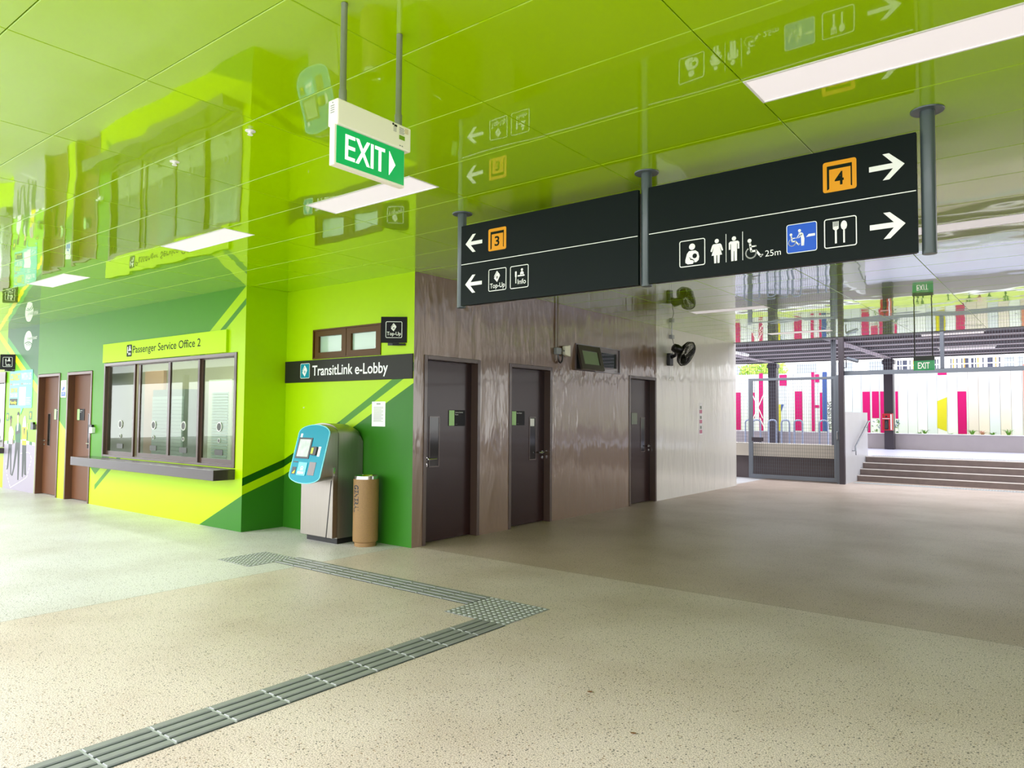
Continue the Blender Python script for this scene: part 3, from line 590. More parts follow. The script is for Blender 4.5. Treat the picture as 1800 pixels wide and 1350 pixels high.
# ------------------------------------------------------------------ pictograms shared by the signs
def cardpic(mb, fr, a, b, s, n, mi=0, mj=1):
    """a tilted pair of fare cards, centre a b, overall height s"""
    k = s/2; mb.prism(fr, [(a-.10*k, b+k), (a+.55*k, b+.30*k), (a+.45*k, b+.15*k), (a-.12*k, b+.72*k), (a-.70*k, b-.05*k), (a-.74*k, b+.05*k)], n, n+.0012, mi)
    mb.prism(fr, [(a-.08*k, b+.62*k), (a+.62*k, b+.10*k), (a-.05*k, b-k), (a-.75*k, b-.30*k)], n, n+.0012, mi)
    mb.ring(fr, circ(a-.05*k, b-.18*k, .22*k, 14), circ(a-.05*k, b-.18*k, .10*k, 14), n+.0012, n+.002, mj)
def infopic(mb, fr, a, b, s, n, mi=0):
    """a standing person at a desk; a b is the centre of a square of side s"""
    q = lambda x, y: (a+x*s, b+y*s)
    mb.rrect(fr, a-.26*s, a-.16*s, b-.02*s, b+.27*s, .03*s, n, n+.0012, mi); mb.rect(fr, a-.235*s, a-.185*s, b-.32*s, b-.02*s, n, n+.0012, mi)
    mb.rect(fr, a-.10*s, a+.32*s, b+.0*s, b+.065*s, n, n+.0012, mi); mb.disc(fr, a+.16*s, b+.32*s, .065*s, n, n+.0012, mi)
    mb.prism(fr, [q(.06, .08), q(.055, .17), q(.11, .235), q(.21, .235), q(.27, .17), q(.265, .08), q(.215, .08), q(.215, .10), q(.11, .10), q(.11, .08)], n, n+.0012, mi)

# flag signs standing out from the walls
def flag(name, wallpt, hinge_dir, edge, label, kind):
    """square two-sided sign fixed to the wall at its right edge"""
    p1 = Vector(wallpt); p0 = Vector(edge); u = (p1-p0).normalized(); fr = F(p0, u, Z); w = (p1-p0).length
    t = thing('projecting_sign', p1, label, 'sign')
    MB().rrect(fr, 0, w, 0, .30, .004, -.035, 0).build('board', m_blackm, t, bevel=.002)
    pi = MB().rring(fr, .055, w-.055, .055, .245, .015, .006, 0, .0012)
    if kind == 'top': cardpic(pi, fr, w/2, .178, .095, 0, 0, 1); letters(pi, fr, 'Top-Up', w/2-.08, .085, .04, .16, n=.0015, bold=.01)
    else: infopic(pi, fr, w/2, .165, .17, 0, 0); letters(pi, fr, 'Info', w/2-.03, .075, .035, .09, n=.0015, bold=.01)
    pi.build('pictogram', [m_whitetext, m_black], t)
    MB().box(-.03, .10, -.03, 0, -.05, -.035, fr=lambda a, b, c: fr(a+w*.35, b, c)).tube([fr(w*.45, -.02, -.03), p1+Z*.0+Vector((-.02, -.001, -.02)) - Z*.0], .012, 8).build('bracket', m_black, t)
    return t
flag('top', (-.115, -.006, 2.335), 0, (-.115-.3*math.cos(math.radians(38)), -.006-.3*math.sin(math.radians(38)), 2.335), 'square black Top-Up sign standing out from the lime wall beside the lobby window', 'top')
p = at(27, 647, 1, -.617); flag('info', (p.x, -.623, 2.34), 0, (p.x-.3*math.cos(math.radians(38)), -.623-.3*math.sin(math.radians(38)), 2.34), 'square black Info sign standing out at the far left edge', 'info')

# ------------------------------------------------------------------ lobby wall: clerestory, band sign, notice
def framed(n, fr, a0, a1, b0, b1, sashes, mf, mg):
    t = thing('window_%d' % n, fr((a0+a1)/2, b0, 0), None, None, kind='structure')
    MB().rect(fr, a0, a1, b0, b1, -.12, -.10).build('back_panel', m_black, t)
    MB().ring(fr, [(a0+.002, b0+.002), (a1-.002, b0+.002), (a1-.002, b1-.002), (a0+.002, b1-.002)], [(a0+.02, b0+.02), (a1-.02, b0+.02), (a1-.02, b1-.02), (a0+.02, b1-.02)], -.10, .012).build('frame', mf, t)
    for p, q in sashes:
        s = MB().ring(fr, [(p, b0+.018), (q, b0+.018), (q, b1-.018), (p, b1-.018)], [(p+.085, b0+.085), (q-.085, b0+.085), (q-.085, b1-.09), (p+.085, b1-.09)], -.06, -.005).build('sash', mf, t)
        MB().rect(fr, p+.08, q-.08, b0+.08, b1-.085, -.045, -.035).build('pane', mg, s); MB().disc(fr, q-.115, b0+.11, .008, -.035, -.025).build('catch', m_white, s)
    return t
m_wframe = mat('bronze_clerestory_frame', '553810', rough=.35, spec=.2)
framed(3, FB, -1.865, -.555, 2.215, 2.60, [(-1.845, -1.215), (-1.205, -.575)], m_wframe, m_frost)
t = thing('lobby_name_sign', FB(-1.2, 1.92, 0), 'long charcoal sign band reading TransitLink e-Lobby on the lime wall', 'sign')
MB().rect(FB, -2.44, -.006, 1.92, 2.205, .001, .02).build('board', m_signband, t, bevel=.002)
letters(MB(), FB, 'TransitLink', -1.845, 2.005, .125, .80, n=.0215, bold=.012).build('lettering', m_whitetext, t)
letters(MB(), FB, 'e-Lobby', -1.0, 2.0, .125, .59, n=.0215, bold=.012).build('lettering', m_whitetext, t)
ic = MB().rrect(FB, -2.095, -1.905, 1.975, 2.165, .02, .02, .0212, 0); ic.rring(FB, -2.098, -1.902, 1.972, 2.168, .02, .006, .02, .0218, 1); cardpic(ic, FB, -2.0, 2.07, .15, .0212, 1, 0); ic.build('pictogram', [m_teal, m_whitetext], t)
t = thing('paper_notice', FB(-.58, 1.36, 0), 'white printed notice taped on the lobby wall above the bin', 'notice')
MB().rect(FB, -.70, -.465, 1.365, 1.66, .001, .0025).build('sheet', m_paper, t); mb = MB()
for k in range(13): mb.rect(FB, -.67, -.50-.03*(k % 3 == 2), 1.59-k*.014, 1.595-k*.014, .0025, .0032)
mb.rect(FB, -.62, -.55, 1.625, 1.64, .0025, .0032); mb.build('print', m_ink, t)
t = MB().lathe(FB(-2.03, 1.59, 0), [(.008, 0), (.008, .01), (.003, .014)], 10, -Y).build('wall_plug', m_white); tag(t, 'tiny white plug in the lime lobby wall left of the kiosk', 'fixture')

# ------------------------------------------------------------------ ticket top-up kiosk
t = thing('top_up_kiosk', (-1.14, -.25, 0), 'stainless steel ticket kiosk with tilted turquoise front, beside the bin', 'kiosk')
x0, x1 = -1.44, -.84; xc = -1.14
MB().box(x0+.03, x1-.0, -.377, -.03, 0, .062).build('plinth', m_black, t)
def arch(zs, zt, n=14, hx=.30):
    return [(xc-hx+2*hx*i/n, zs+(zt-zs)*math.sqrt(max(0, 1-((i-n/2)/(n/2))**2))) for i in range(n+1)]
def archsec(y, zs, zt, zb):
    return [Vector((xc-.30, y, zb))] + [Vector((a, y, b)) for a, b in arch(zs, zt)] + [Vector((xc+.30, y, zb))]
def loft(mb, secs, mi=0):
    k = len(secs[0]); vs = [p for s in secs for p in s]; fs = []
    for i in range(len(secs)-1):
        for j in range(k): fs.append((i*k+j, i*k+(j+1) % k, (i+1)*k+(j+1) % k, (i+1)*k+j))
    fs += [tuple(range(k))[::-1], tuple(range((len(secs)-1)*k, len(secs)*k))]; mb.add(vs, fs, mi); return mb
loft(MB(), [archsec(-.377, 1.28, 1.40, .062), archsec(-.12, 1.27, 1.39, .062), archsec(-.05, 1.24, 1.36, .062), archsec(-.012, 1.18, 1.30, .062)]).build('cabinet', m_steel, t, smooth=True)
MB().box(x0, x1-.0, -.450, -.379, .072, .80).build('lower_door', mat('brushed_steel_door', '9c968e', rough=.36, metal=1, var=.06, vscale=2, stretch=(30, 30, 1)), t, bevel=.003)
MB().prism(F((0, -.4515, 0), X, Z), [(-.955, .073), (-.945, .073), (-.865, .735), (-.875, .735)], 0, .002).build('door_seam', m_black, t)
# the head: its front leans back, its sides run to the cabinet
TL = .264
FK = F((xc, -.625, .786), X, Vector((0, .264, 1)).normalized())     # tilted face, v up the slope
up = FK.v
def face_pts(g=0.0):
    s = .508
    low = [(.30*math.cos(math.radians(a))*(1-g/.3), -.0+(.095-g*.6)*math.sin(math.radians(a))) for a in range(180, 361, 15)]
    hi = [(.30*math.cos(math.radians(a))*(1-g/.3), s-.0+(.11-g*.6)*math.sin(math.radians(a))) for a in range(0, 181, 15)]
    return [(a, b) for a, b in low] + [(a, b) for a, b in hi]
fp = face_pts(); k = len(fp)
front = [FK(a, b, 0) for a, b in fp]; back = [Vector((p.x, -.385, p.z if p.z > 1.0 else max(p.z+.02, .76))) for p in front]
mb = MB(); mb.add(front+back, [tuple(range(k)), tuple(range(k, 2*k))[::-1]] + [(i, (i+1) % k, (i+1) % k+k, i+k) for i in range(k)]); mb.build('head', m_steel, t, smooth=True)
mb = MB().prism(FK, face_pts(.004), 0, .008, 1); mb.prism(FK, face_pts(.018), .008, .010, 0); fp_o = mb.build('front_panel', [m_teal, m_tealL], t)
sc = MB().rect(FK, -.245, .015, .20, .45, .010, .016).build('screen_bezel', m_black, fp_o)
ms = mat('kiosk_screen', '93a58f', rough=.1, coat=.6, var=.5, vscale=9); MB().rect(FK, -.22, -.01, .222, .43, .016, .017).build('screen', ms, t)
mb = MB().rrect(FK, .05, .15, .245, .345, .01, .010, .035); mb.build('card_reader', m_black, fp_o); MB().rect(FK, .058, .10, .26, .33, .035, .037).build('reader_display', mat('reader_yellow', 'b3c21c', rough=.4), t)
MB().rect(FK, .155, .20, .235, .35, .010, .013).build('instruction_label', m_white, fp_o)
MB().rect(FK, -.26, -.17, .150, .163, .010, .012).build('note_slot', m_black, fp_o)
MB().rrect(FK, -.14, .02, .0, .155, .008, .010, .018).build('flap', mat('teal_flap', '2fb4cc', rough=.25, coat=.4), fp_o)
MB().rect(FK, .055, .175, .01, .165, .010, .013).build('coin_tray', mat('tray_brown', '4b3a2a', rough=.2, coat=.5), fp_o)
MB().rect(FK, -.25, -.175, .01, .095, .010, .013).build('receipt_tray', m_black, fp_o)
mb = MB().prism(FK, [(-.235, .02), (-.19, .02), (-.19, .06)], .013, .014); mb.build('tray_mark', m_yellow, t)
mb = MB().ring(FK, circ(-.06, .085, .026, 16), circ(-.06, .085, .018, 16), .018, .019); mb.prism(FK, [(-.085, .055), (-.06, .08), (-.085, .10)], .018, .019).prism(FK, [(-.035, .055), (-.06, .08), (-.035, .10)], .018, .019).rect(FK, -.125, -.015, .02, .045, .018, .019)
mb.rect(FK, -.235, -.20, .455, .50, .010, .011); mb.build('markings', m_whitetext, t)
mb = MB().box(x1, x1+.006, -.452, -.425, .79, .885); mb.build('side_lock', m_chrome, t)
# bin
t = thing('litter_bin', (-.535, -.215, 0), 'tan pebble-finish cylindrical litter bin with chrome rim beside the kiosk', 'bin')
bc = Vector((-.535, -.215, 0)); R0 = .145
MB().lathe(bc, [(R0-.02, 0), (R0-.02, .045), (R0-.002, .055), (R0, .07), (R0, .765)], 40).build('body', m_binb, t, smooth=True)
MB().lathe(bc+Z*.765, [(R0-.005, 0), (R0-.005, .035), (R0-.012, .036), (R0-.02, .028), (R0-.03, .0), (R0-.03, -.0)], 40).build('rim', m_chrome, t, smooth=True)
MB().lathe(bc+Z*.7655, [(.05, 0), (.1, .012), (R0-.035, .013), (R0-.035, .0)], 24).build('opening', m_black, t)
va = math.atan2(CAM.y-bc.y, CAM.x-bc.x)
def warp(a, b):
    th = va-.92+a/R0; return bc + Vector((math.cos(th)*(R0+.0015), math.sin(th)*(R0+.0015), b))
letters(MB(), None, 'GENERAL', -.03, .70, .07, .31, warp=warp, rot=-90, bold=.04).build('lettering', m_black, t)

# ------------------------------------------------------------------ brown wall fixtures
t = thing('awning_window', FC(4.04, 2.2, 0), None, None, kind='structure'); t.name = 'window_4'
m_gf = mat('grey_bronze_frame', '6b6065', rough=.3, coat=.5)
fr = FC; a0, a1, b0, b1 = 3.37, 4.715, 2.20, 2.61
MB().rect(fr, a0, a1, b0, b1, -.12, -.10).build('back_panel', m_black, t)
MB().ring(fr, [(a0+.002, b0+.002), (a1-.002, b0+.002), (a1-.002, b1-.002), (a0+.002, b1-.002)], [(a0+.022, b0+.022), (a1-.022, b0+.022), (a1-.022, b1-.022), (a0+.022, b1-.022)], -.10, .015).build('frame', m_gf, t)
s = MB().ring(fr, [(4.06, b0+.02), (4.695, b0+.02), (4.695, b1-.02), (4.06, b1-.02)], [(4.14, b0+.09), (4.63, b0+.09), (4.63, b1-.085), (4.14, b1-.085)], -.05, -.005).build('sash', m_gf, t)
MB().rect(fr, 4.13, 4.64, b0+.08, b1-.08, -.04, -.03).build('pane', mat('dark_green_glass', '24352f', rough=.05, coat=1), s)
FT = F(fr(0, 2.585, .01), Y, (fr(0, 2.585-.385*math.cos(math.radians(14)), .01+.385*math.sin(math.radians(14))) - fr(0, 2.585, .01)))  # v runs down the open sash
s = MB().ring(FT, [(3.395, 0), (4.04, 0), (4.04, .385), (3.395, .385)], [(3.49, .085), (3.945, .085), (3.945, .30), (3.49, .30)], -.02, .02).build('sash', mat('dark_bronze_frame', '2c2216', rough=.3, coat=.4), t)
MB().rect(FT, 3.485, 3.95, .08, .305, -.005, .005).build('pane', mat('sage_glass', '7d9276', rough=.1, coat=.8), s)
t = thing('flood_light', FC(3.0, 2.4, 0), 'cream flood light with grey junction box and ceiling conduit on the brown wall', 'light fitting')
MB().tube([FC(2.86, H-.002, .03), FC(2.86, 2.49, .03)], .012, 10).build('conduit', mat('painted_conduit', '8d8072', rough=.4), t)
MB().rrect(FC, 2.80, 2.925, 2.40, 2.495, .008, 0.001, .055).build('junction_box', mat('grey_pvc', '8e939a', rough=.4), t, bevel=.004)
MB().hexa([FC(2.99, 2.40, .02), FC(2.99, 2.40, .08), FC(2.99, 2.53, .08), FC(2.99, 2.53, .02), FC(3.11, 2.38, .0), FC(3.11, 2.38, .09), FC(3.11, 2.55, .09), FC(3.11, 2.55, .0)]).build('lamp_head', m_cream, t, bevel=.006)
MB().tube([FC(2.925, 2.46, .03), FC(2.99, 2.46, .06)], .01, 8).build('bracket', m_galv, t)
MB().tube([FC(2.855+.06*(1-math.cos(math.radians(a))), 2.40-.0-.12*math.sin(math.radians(a)), .04) for a in range(0, 181, 12)], .012, 8).build('cable', m_black, t, smooth=True)
# fan
t = thing('wall_fan', FC(6.52, 2.45, 0), 'black oscillating wall fan high on the pale wall', 'fan')
MB().box(0.001, .07, 6.46, 6.60, 2.45, 2.68).build('bracket', m_black, t, bevel=.01)
fc = at(1140+500/7.5, 520+765/7.5, 0, .42); axis = (Vector(RM[0])*.90 + Vector((-.615, .788, 0))*.20 - Z*.42).normalized()
mc = fc - axis*.20
MB().tube([Vector((.05, 6.53, 2.60)), Vector((.16, 6.50, 2.64)), mc-Z*.02], [.035, .03, .03], 12).build('arm', m_black, t, smooth=True)
MB().lathe(mc-axis*.10, [(.03, 0), (.07, .02), (.085, .08), (.08, .16), (.05, .2)], 20, axis).build('motor', m_black, t, smooth=True)
ax_a = axis.orthogonal().normalized(); ax_b = axis.cross(ax_a)
def P(th, r, h): return fc + axis*h + (ax_a*math.cos(th)+ax_b*math.sin(th))*r
gb, gfm = MB(), MB()
for k in range(44):
    th = 2*PI*k/44
    gb.tube([P(th, .05, -.11), P(th, .14, -.10), P(th, .21, -.06), P(th, .235, 0)], .0036, 4); gfm.tube([P(th, .235, 0), P(th, .21, .05), P(th, .13, .08), P(th, .04, .085)], .0036, 4)
for r, h in ((.235, 0), (.14, -.10), (.21, -.06)): gb.tube([P(2*PI*i/40, r, h) for i in range(40)], .005 if r > .23 else .003, 6, closed=True)
for r, h in ((.237, .006), (.21, .05), (.13, .08)): gfm.tube([P(2*PI*i/40, r, h) for i in range(40)], .005 if r > .23 else .003, 6, closed=True)
gb.build('rear_guard', m_black, t); gfm.lathe(fc+axis*.08, [(.045, 0), (.045, .012), (.02, .018)], 20, axis).build('front_guard', m_black, t)
for k in range(3):
    mb = MB(); n = 10; vs = []
    for i in range(n):
        th = 2*PI*k/3 + math.radians(100)*i/(n-1); tw = .03-.06*i/(n-1)
        rm = .20*(.62+.38*math.sin(PI*min(1, .25+.75*i/(n-1)))); vs += [P(th, .04, tw*.5), P(th, rm, tw)]
    fs = [(2*i, 2*i+1, 2*i+3, 2*i+2) for i in range(n-1)]; mb.add([v+axis*.001 for v in vs]+[v-axis*.001 for v in vs], fs+[tuple(j+2*n for j in f[::-1]) for f in fs]); mb.build('blade', mat('fan_blade_smoke', '1c1c1e', rough=.25), t, smooth=True)
mb = MB().tube([Vector((.04, 6.50, 2.45)), Vector((.04, 6.50, 2.22))], .002, 5).tube([Vector((.05, 6.56, 2.45)), Vector((.05, 6.56, 2.20))], .002, 5)
mb.lathe(Vector((.04, 6.50, 2.20)), [(.007, 0), (.007, .02)], 8).lathe(Vector((.05, 6.56, 2.18)), [(.007, 0), (.007, .02)], 8); mb.build('pull_cord', m_galv, t)
MB().tube([Vector((.03, 6.62, H-.002)), Vector((.03, 6.62, 3.02))], .01, 8).box(.001, .06, 6.575, 6.665, 2.96, 3.03).build('conduit', m_galv, t)
MB().tube([Vector((.04, 6.62, 2.96)), Vector((.05, 6.66, 2.86)), Vector((.04, 6.63, 2.75)), Vector((.05, 6.60, 2.66))], .005, 6).build('cord', m_black, t, smooth=True)
# small warning label strip and wall scars
t = thing('warning_label', FC(7.98, 1.17, 0), 'narrow strip of small pink and grey labels stuck on the pale wall', 'label')
MB().rect(FC, 7.90, 8.07, 1.16, 1.79, .001, .002).build('strip', mat('label_white', 'dcd8dc', rough=.4), t)
for z in (1.18, 1.38, 1.58): MB().rect(FC, 7.92, 8.05, z, z+.07, .002, .003).build('pink_mark', mat('label_pink', 'b96a86', rough=.4), t); MB().rect(FC, 7.94, 8.03, z+.09, z+.15, .002, .003).build('grey_mark', m_ink, t)

# ------------------------------------------------------------------ hanging exit sign
FE = F((3.68+.03, 0, 0), Y, Z)
t = thing('exit_sign', (3.68, -3.86, 2.48), 'green and white illuminated EXIT sign with right arrow hanging from the nearer ceiling', 'exit sign')
MB().box(3.65, 3.71, -4.048, -3.652, 2.637, 2.742).build('housing', m_cream, t, bevel=.006)
MB().box(3.668, 3.698, -4.052, -3.678, 2.478, 2.640).build('light_panel', m_cream, t, bevel=.002)
FE2 = F((3.698, 0, 0), Y, Z); MB().rect(FE2, -4.042, -3.682, 2.488, 2.636, 0, .002).build('green_face', m_exitg, t)
w = .014; mb = MB(); n0, n1 = .002, .0035
mb.rect(FE2, -4.0, -4.0+w, 2.512, 2.613, n0, n1)
for z in (2.599, 2.556, 2.512): mb.rect(FE2, -4.0+w, -3.951, z, z+.014, n0, n1)
for (p, q) in (((-3.939, -3.881), 0), ((-3.881, -3.939), 0)): mb.prism(FE2, [(p[0]-.008, 2.512), (p[0]+.008, 2.512), (p[1]+.008, 2.613), (p[1]-.008, 2.613)], n0 if p[0] < p[1] else n0+.0002, n1 if p[0] < p[1] else n1+.0002)
mb.rect(FE2, -3.868, -3.854, 2.512, 2.613, n0, n1); mb.rect(FE2, -3.826, -3.812, 2.512, 2.599, n0, n1).rect(FE2, -3.846, -3.792, 2.599, 2.613, n0, n1)
mb.prism(FE2, [(-3.768, 2.510), (-3.733, 2.561), (-3.768, 2.613)], n0, n1).build('lettering', m_exitw, t)
for y in (-4.0, -3.70): MB().lathe(Vector((3.68, y, 2.735)), [(.016, 0), (.016, .06), (.013, .065), (.013, H-2.735-.02), (.0135, H-2.735-.001)], 14).build('hanging_pipe', m_galv, t, smooth=True)
FE3 = F((3.71, 0, 0), Y, Z); mb = MB().rect(FE3, -3.722, -3.69, 2.677, 2.695, 0, .0012, 1).disc(FE3, -3.757, 2.731, .005, 0, .0012, 2, 10)
for k in range(5): mb.rect(FE3, -3.722, -3.695+.004*(k % 2), 2.702+k*.006, 2.704+k*.006, 0, .0012, 0).rect(FE3, -3.755, -3.738, 2.702+k*.005, 2.7035+k*.005, 0, .0012, 0)
mb.rect(FE3, -3.75, -3.735, 2.724, 2.732, 0, .0012, 2).rect(FE3, -3.69, -3.67, 2.71, 2.732, 0, .0012, 3); mb.rect(FE3, -3.72, -3.712, 2.648, 2.652, 0, .0012, 0).rect(FE3, -3.707, -3.70, 2.648, 2.652, 0, .0012, 0)
mb.build('rating_label', [m_ink, mat('label_olive', '6e9a1a', rough=.5), m_black, mat('label_beige', 'd5c9a8', rough=.5)], t)
mb = MB()
for k in range(4): mb.box(3.667, 3.690, -4.0495, -4.048, 2.688+k*.009, 2.691+k*.009)
mb.lathe(Vector((3.68, -4.048, 2.728)), [(.003, 0), (.003, .002)], 8, -Y).build('vent_slots', m_ink, t)

# ------------------------------------------------------------------ hanging direction sign
t = thing('direction_sign', (3.70, -1.46, 2.38), 'long black two-panel direction sign hanging from three grey poles', 'direction sign')
for x in (2.032, 3.702, 5.366):
    p = MB().lathe(Vector((x, -1.455, 2.375)), [(.034, 0), (.036, .003), (.036, H-2.375-.006)], 24).build('pole', m_pole, t, smooth=True)
    MB().lathe(Vector((x, -1.455, H-.008)), [(.08, 0), (.082, .003), (.082, .0075)], 28).build('ceiling_plate', m_pole, p, smooth=True)
D = F((0, -1.502, 0), X, Z)
def panel(a0, a1):
    f = MB().rrect(D, a0, a1, 2.383, 3.030, .004, -.028, 0).build('panel_face', m_signface, t, bevel=.002)
    MB().box(a0+.018, a1-.018, -1.474, -1.412, 2.392, 3.022).build('panel_case', m_black, t)
    MB().rect(D, a0+.004, a1-.004, 2.7115, 2.7165, 0, .001).build('divider_line', m_whitetext, t)
panel(2.066, 3.664); panel(3.740, 5.318)
N0, N1 = .0003, .0015
def arrow(mb, tx, cz, d):
    """arrow with its tip at tx, pointing left (-1) or right (1)"""
    q = lambda x, z: (tx-d*x, cz+z)
    pts = [q(0, 0), q(.075, .072), q(.107, .072), q(.056, .0145), q(.175, .0145), q(.175, -.0145), q(.056, -.0145), q(.107, -.072), q(.075, -.072)]
    mb.prism(D, pts if d < 0 else pts[::-1], N0, N1)
for (tx, cz, d) in ((2.114, 2.876, -1), (2.114, 2.549, -1), (5.262, 2.871, 1), (5.262, 2.547, 1)):
    mb = MB(); arrow(mb, tx, cz, d); mb.build('arrow', m_whitetext, t)
def berth(a0, b0, num):
    p = MB().rrect(D, a0, a0+.178, b0, b0+.175, .014, N0, N1).build('number_tile', m_orange, t)
    m = MB(); c0, c1, bt = a0+.022, a0+.155, b0+.150
    m.prism(D, [(c0, bt), (c0, b0+.012), (c0+.012, b0+.02), (c0+.012, bt-.02), (c1-.007, bt-.02), (c1-.007, b0+.022), (c1, b0+.018), (c1, bt)][::-1], N1, N1+.0008)
    letters(m, D, num, a0+.064, b0+.036, .072, .048, n=N1+.001, bold=.02); m.build('bay_number', m_dtext, p)
berth(2.353, 2.785, '3'); berth(4.845, 2.784, '4')
def square(a0, b0, w=.178, h=.174): return MB().rring(D, a0, a0+w, b0, b0+h, .014, .0055, N0, N1)
mb = square(2.357, 2.468); cardpic(mb, D, 2.446, 2.580, .088, N0, 0, 1); letters(mb, D, 'Top-Up', 2.373, 2.492, .036, .148, n=N1, bold=.008); mb.build('top_up_pictogram', [m_whitetext, m_signface], t)
mb = square(2.572, 2.466, .175); infopic(mb, D, 2.66, 2.555, .155, N0, 0); letters(mb, D, 'Info', 2.645, 2.497, .036, .078, n=N1, bold=.008); mb.build('info_pictogram', m_whitetext, t)
# nursing room
mb = square(3.961, 2.462, .175, .172); c = 4.049
mb.disc(D, c-.001, 2.588, .0205, N0, N1); mb.prism(D, [(c-.022, 2.562), (c+.022, 2.562), (c+.040, 2.548), (c+.047, 2.52), (c+.043, 2.498), (c+.028, 2.486), (c+.008, 2.486), (c+.004, 2.478), (c-.030, 2.478), (c-.046, 2.488), (c-.047, 2.505), (c-.036, 2.545)][::-1], N0, N1)
mb.disc(D, c+.017, 2.527, .0155, N1, N1+.0006, 1); mb.stroke(D, [(c-.012, 2.507), (c+.004, 2.504)], .006, N1, N1+.0006, 1); mb.stroke(D, [(c-.018, 2.520), (c-.004, 2.506), (c+.012, 2.498), (c+.012, 2.487)], .004, N1, N1+.0006, 1)
mb.build('nursing_pictogram', [m_whitetext, m_signface], t)
# woman, man, bars
def person(mb, c, skirt):
    mb.disc(D, c, 2.601, .0135, N0, N1)
    if skirt:
        mb.prism(D, [(c-.022, 2.583), (c+.022, 2.583), (c+.03, 2.575), (c+.041, 2.541), (c+.037, 2.536), (c+.031, 2.538), (c+.018, 2.567), (c+.034, 2.512), (c+.019, 2.512), (c+.017, 2.462), (c+.004, 2.462), (c+.003, 2.512), (c-.003, 2.512), (c-.004, 2.462), (c-.017, 2.462), (c-.019, 2.512), (c-.034, 2.512), (c-.018, 2.567), (c-.031, 2.538), (c-.037, 2.536), (c-.041, 2.541), (c-.03, 2.575)], N0, N1)
    else:
        mb.prism(D, [(c-.024, 2.585), (c+.024, 2.585), (c+.033, 2.576), (c+.033, 2.535), (c+.023, 2.535), (c+.023, 2.568), (c+.019, 2.568), (c+.018, 2.462), (c+.003, 2.462), (c+.002, 2.523), (c-.002, 2.523), (c-.003, 2.462), (c-.018, 2.462), (c-.019, 2.568), (c-.023, 2.568), (c-.023, 2.535), (c-.033, 2.535), (c-.033, 2.576)], N0, N1)
mb = MB(); person(mb, 4.212, True); mb.build('woman_pictogram', m_whitetext, t); mb = MB(); person(mb, 4.322, False); mb.build('man_pictogram', m_whitetext, t)
MB().rect(D, 4.2698, 4.2732, 2.46, 2.636, N0, N1).rect(D, 4.3743, 4.3777, 2.46, 2.636, N0, N1).build('bar_lines', m_whitetext, t)
def wheelchair(mb, a, b, s, n0=N0, n1=N1, mi=0):
    """a b = lower left corner, s = height"""
    q = lambda x, z: (a+x*s, b+z*s)
    mb.disc(D, *q(.25, .90), .10*s, n0, n1, mi); mb.stroke(D, [q(.27, .78), q(.33, .36), q(.58, .36), q(.80, .06)], .10*s, n0, n1, mi); mb.stroke(D, [q(.29, .60), q(.56, .60)], .07*s, n0, n1, mi)
    mb.stroke(D, [q(.78, .08), q(.88, .12)], .08*s, n0, n1, mi); mb.stroke(D, [(x, z) for x, z in arc(*q(.32, .28), .26*s, 125, 365, 16)], .06*s, n0, n1, mi)
mb = MB(); wheelchair(mb, 4.388, 2.463, .122); mb.build('wheelchair_pictogram', m_whitetext, t)
letters(MB(), D, '25m', 4.513, 2.4635, .036, .092, n=N1, bold=.0).build('lettering', m_whitetext, t)
p = MB().rrect(D, 4.638, 4.810, 2.462, 2.633, .014, N0, N1, 1).rring(D, 4.638, 4.810, 2.462, 2.633, .014, .004, N0, N1+.0003, 0).build('assisted_boarding_tile', [m_whitetext, m_blue], t)
mb = MB(); wheelchair(mb, 4.645, 2.503, .077, N1, N1+.0008); c = 4.727
mb.disc(D, 4.713, 2.590, .0085, N1, N1+.0008); mb.prism(D, [(4.706, 2.577), (4.722, 2.579), (4.733, 2.572), (4.740, 2.54), (4.737, 2.50), (4.732, 2.50), (4.7315, 2.535), (4.7305, 2.50), (4.7225, 2.50), (4.721, 2.545), (4.718, 2.56)][::-1], N1, N1+.0008)
mb.stroke(D, [(4.712, 2.572), (4.697, 2.548)], .005, N1, N1+.0008).stroke(D, [(4.726, 2.568), (4.708, 2.548)], .005, N1, N1+.0008); mb.prism(D, [(4.749, 2.547), (4.776, 2.549), (4.799, 2.549), (4.799, 2.563), (4.764, 2.563)], N1, N1+.0008); mb.build('boarding_figures', m_whitetext, p)
mb = square(4.848, 2.463, .173, .169)
for k in (-.013, -.0045, .0045, .013): mb.rect(D, 4.911+k-.0022, 4.911+k+.0022, 2.582, 2.612, N0, N1)
mb.prism(D, [(4.895, 2.585), (4.927, 2.585), (4.926, 2.570), (4.916, 2.562), (4.916, 2.487), (4.906, 2.487), (4.906, 2.562), (4.896, 2.570)][::-1], N0, N1); mb.disc(D, 4.954, 2.585, .0165, N0, N1, 0, 20, .026); mb.rect(D, 4.9495, 4.9585, 2.486, 2.562, N0, N1); mb.build('dining_pictogram', m_whitetext, t)

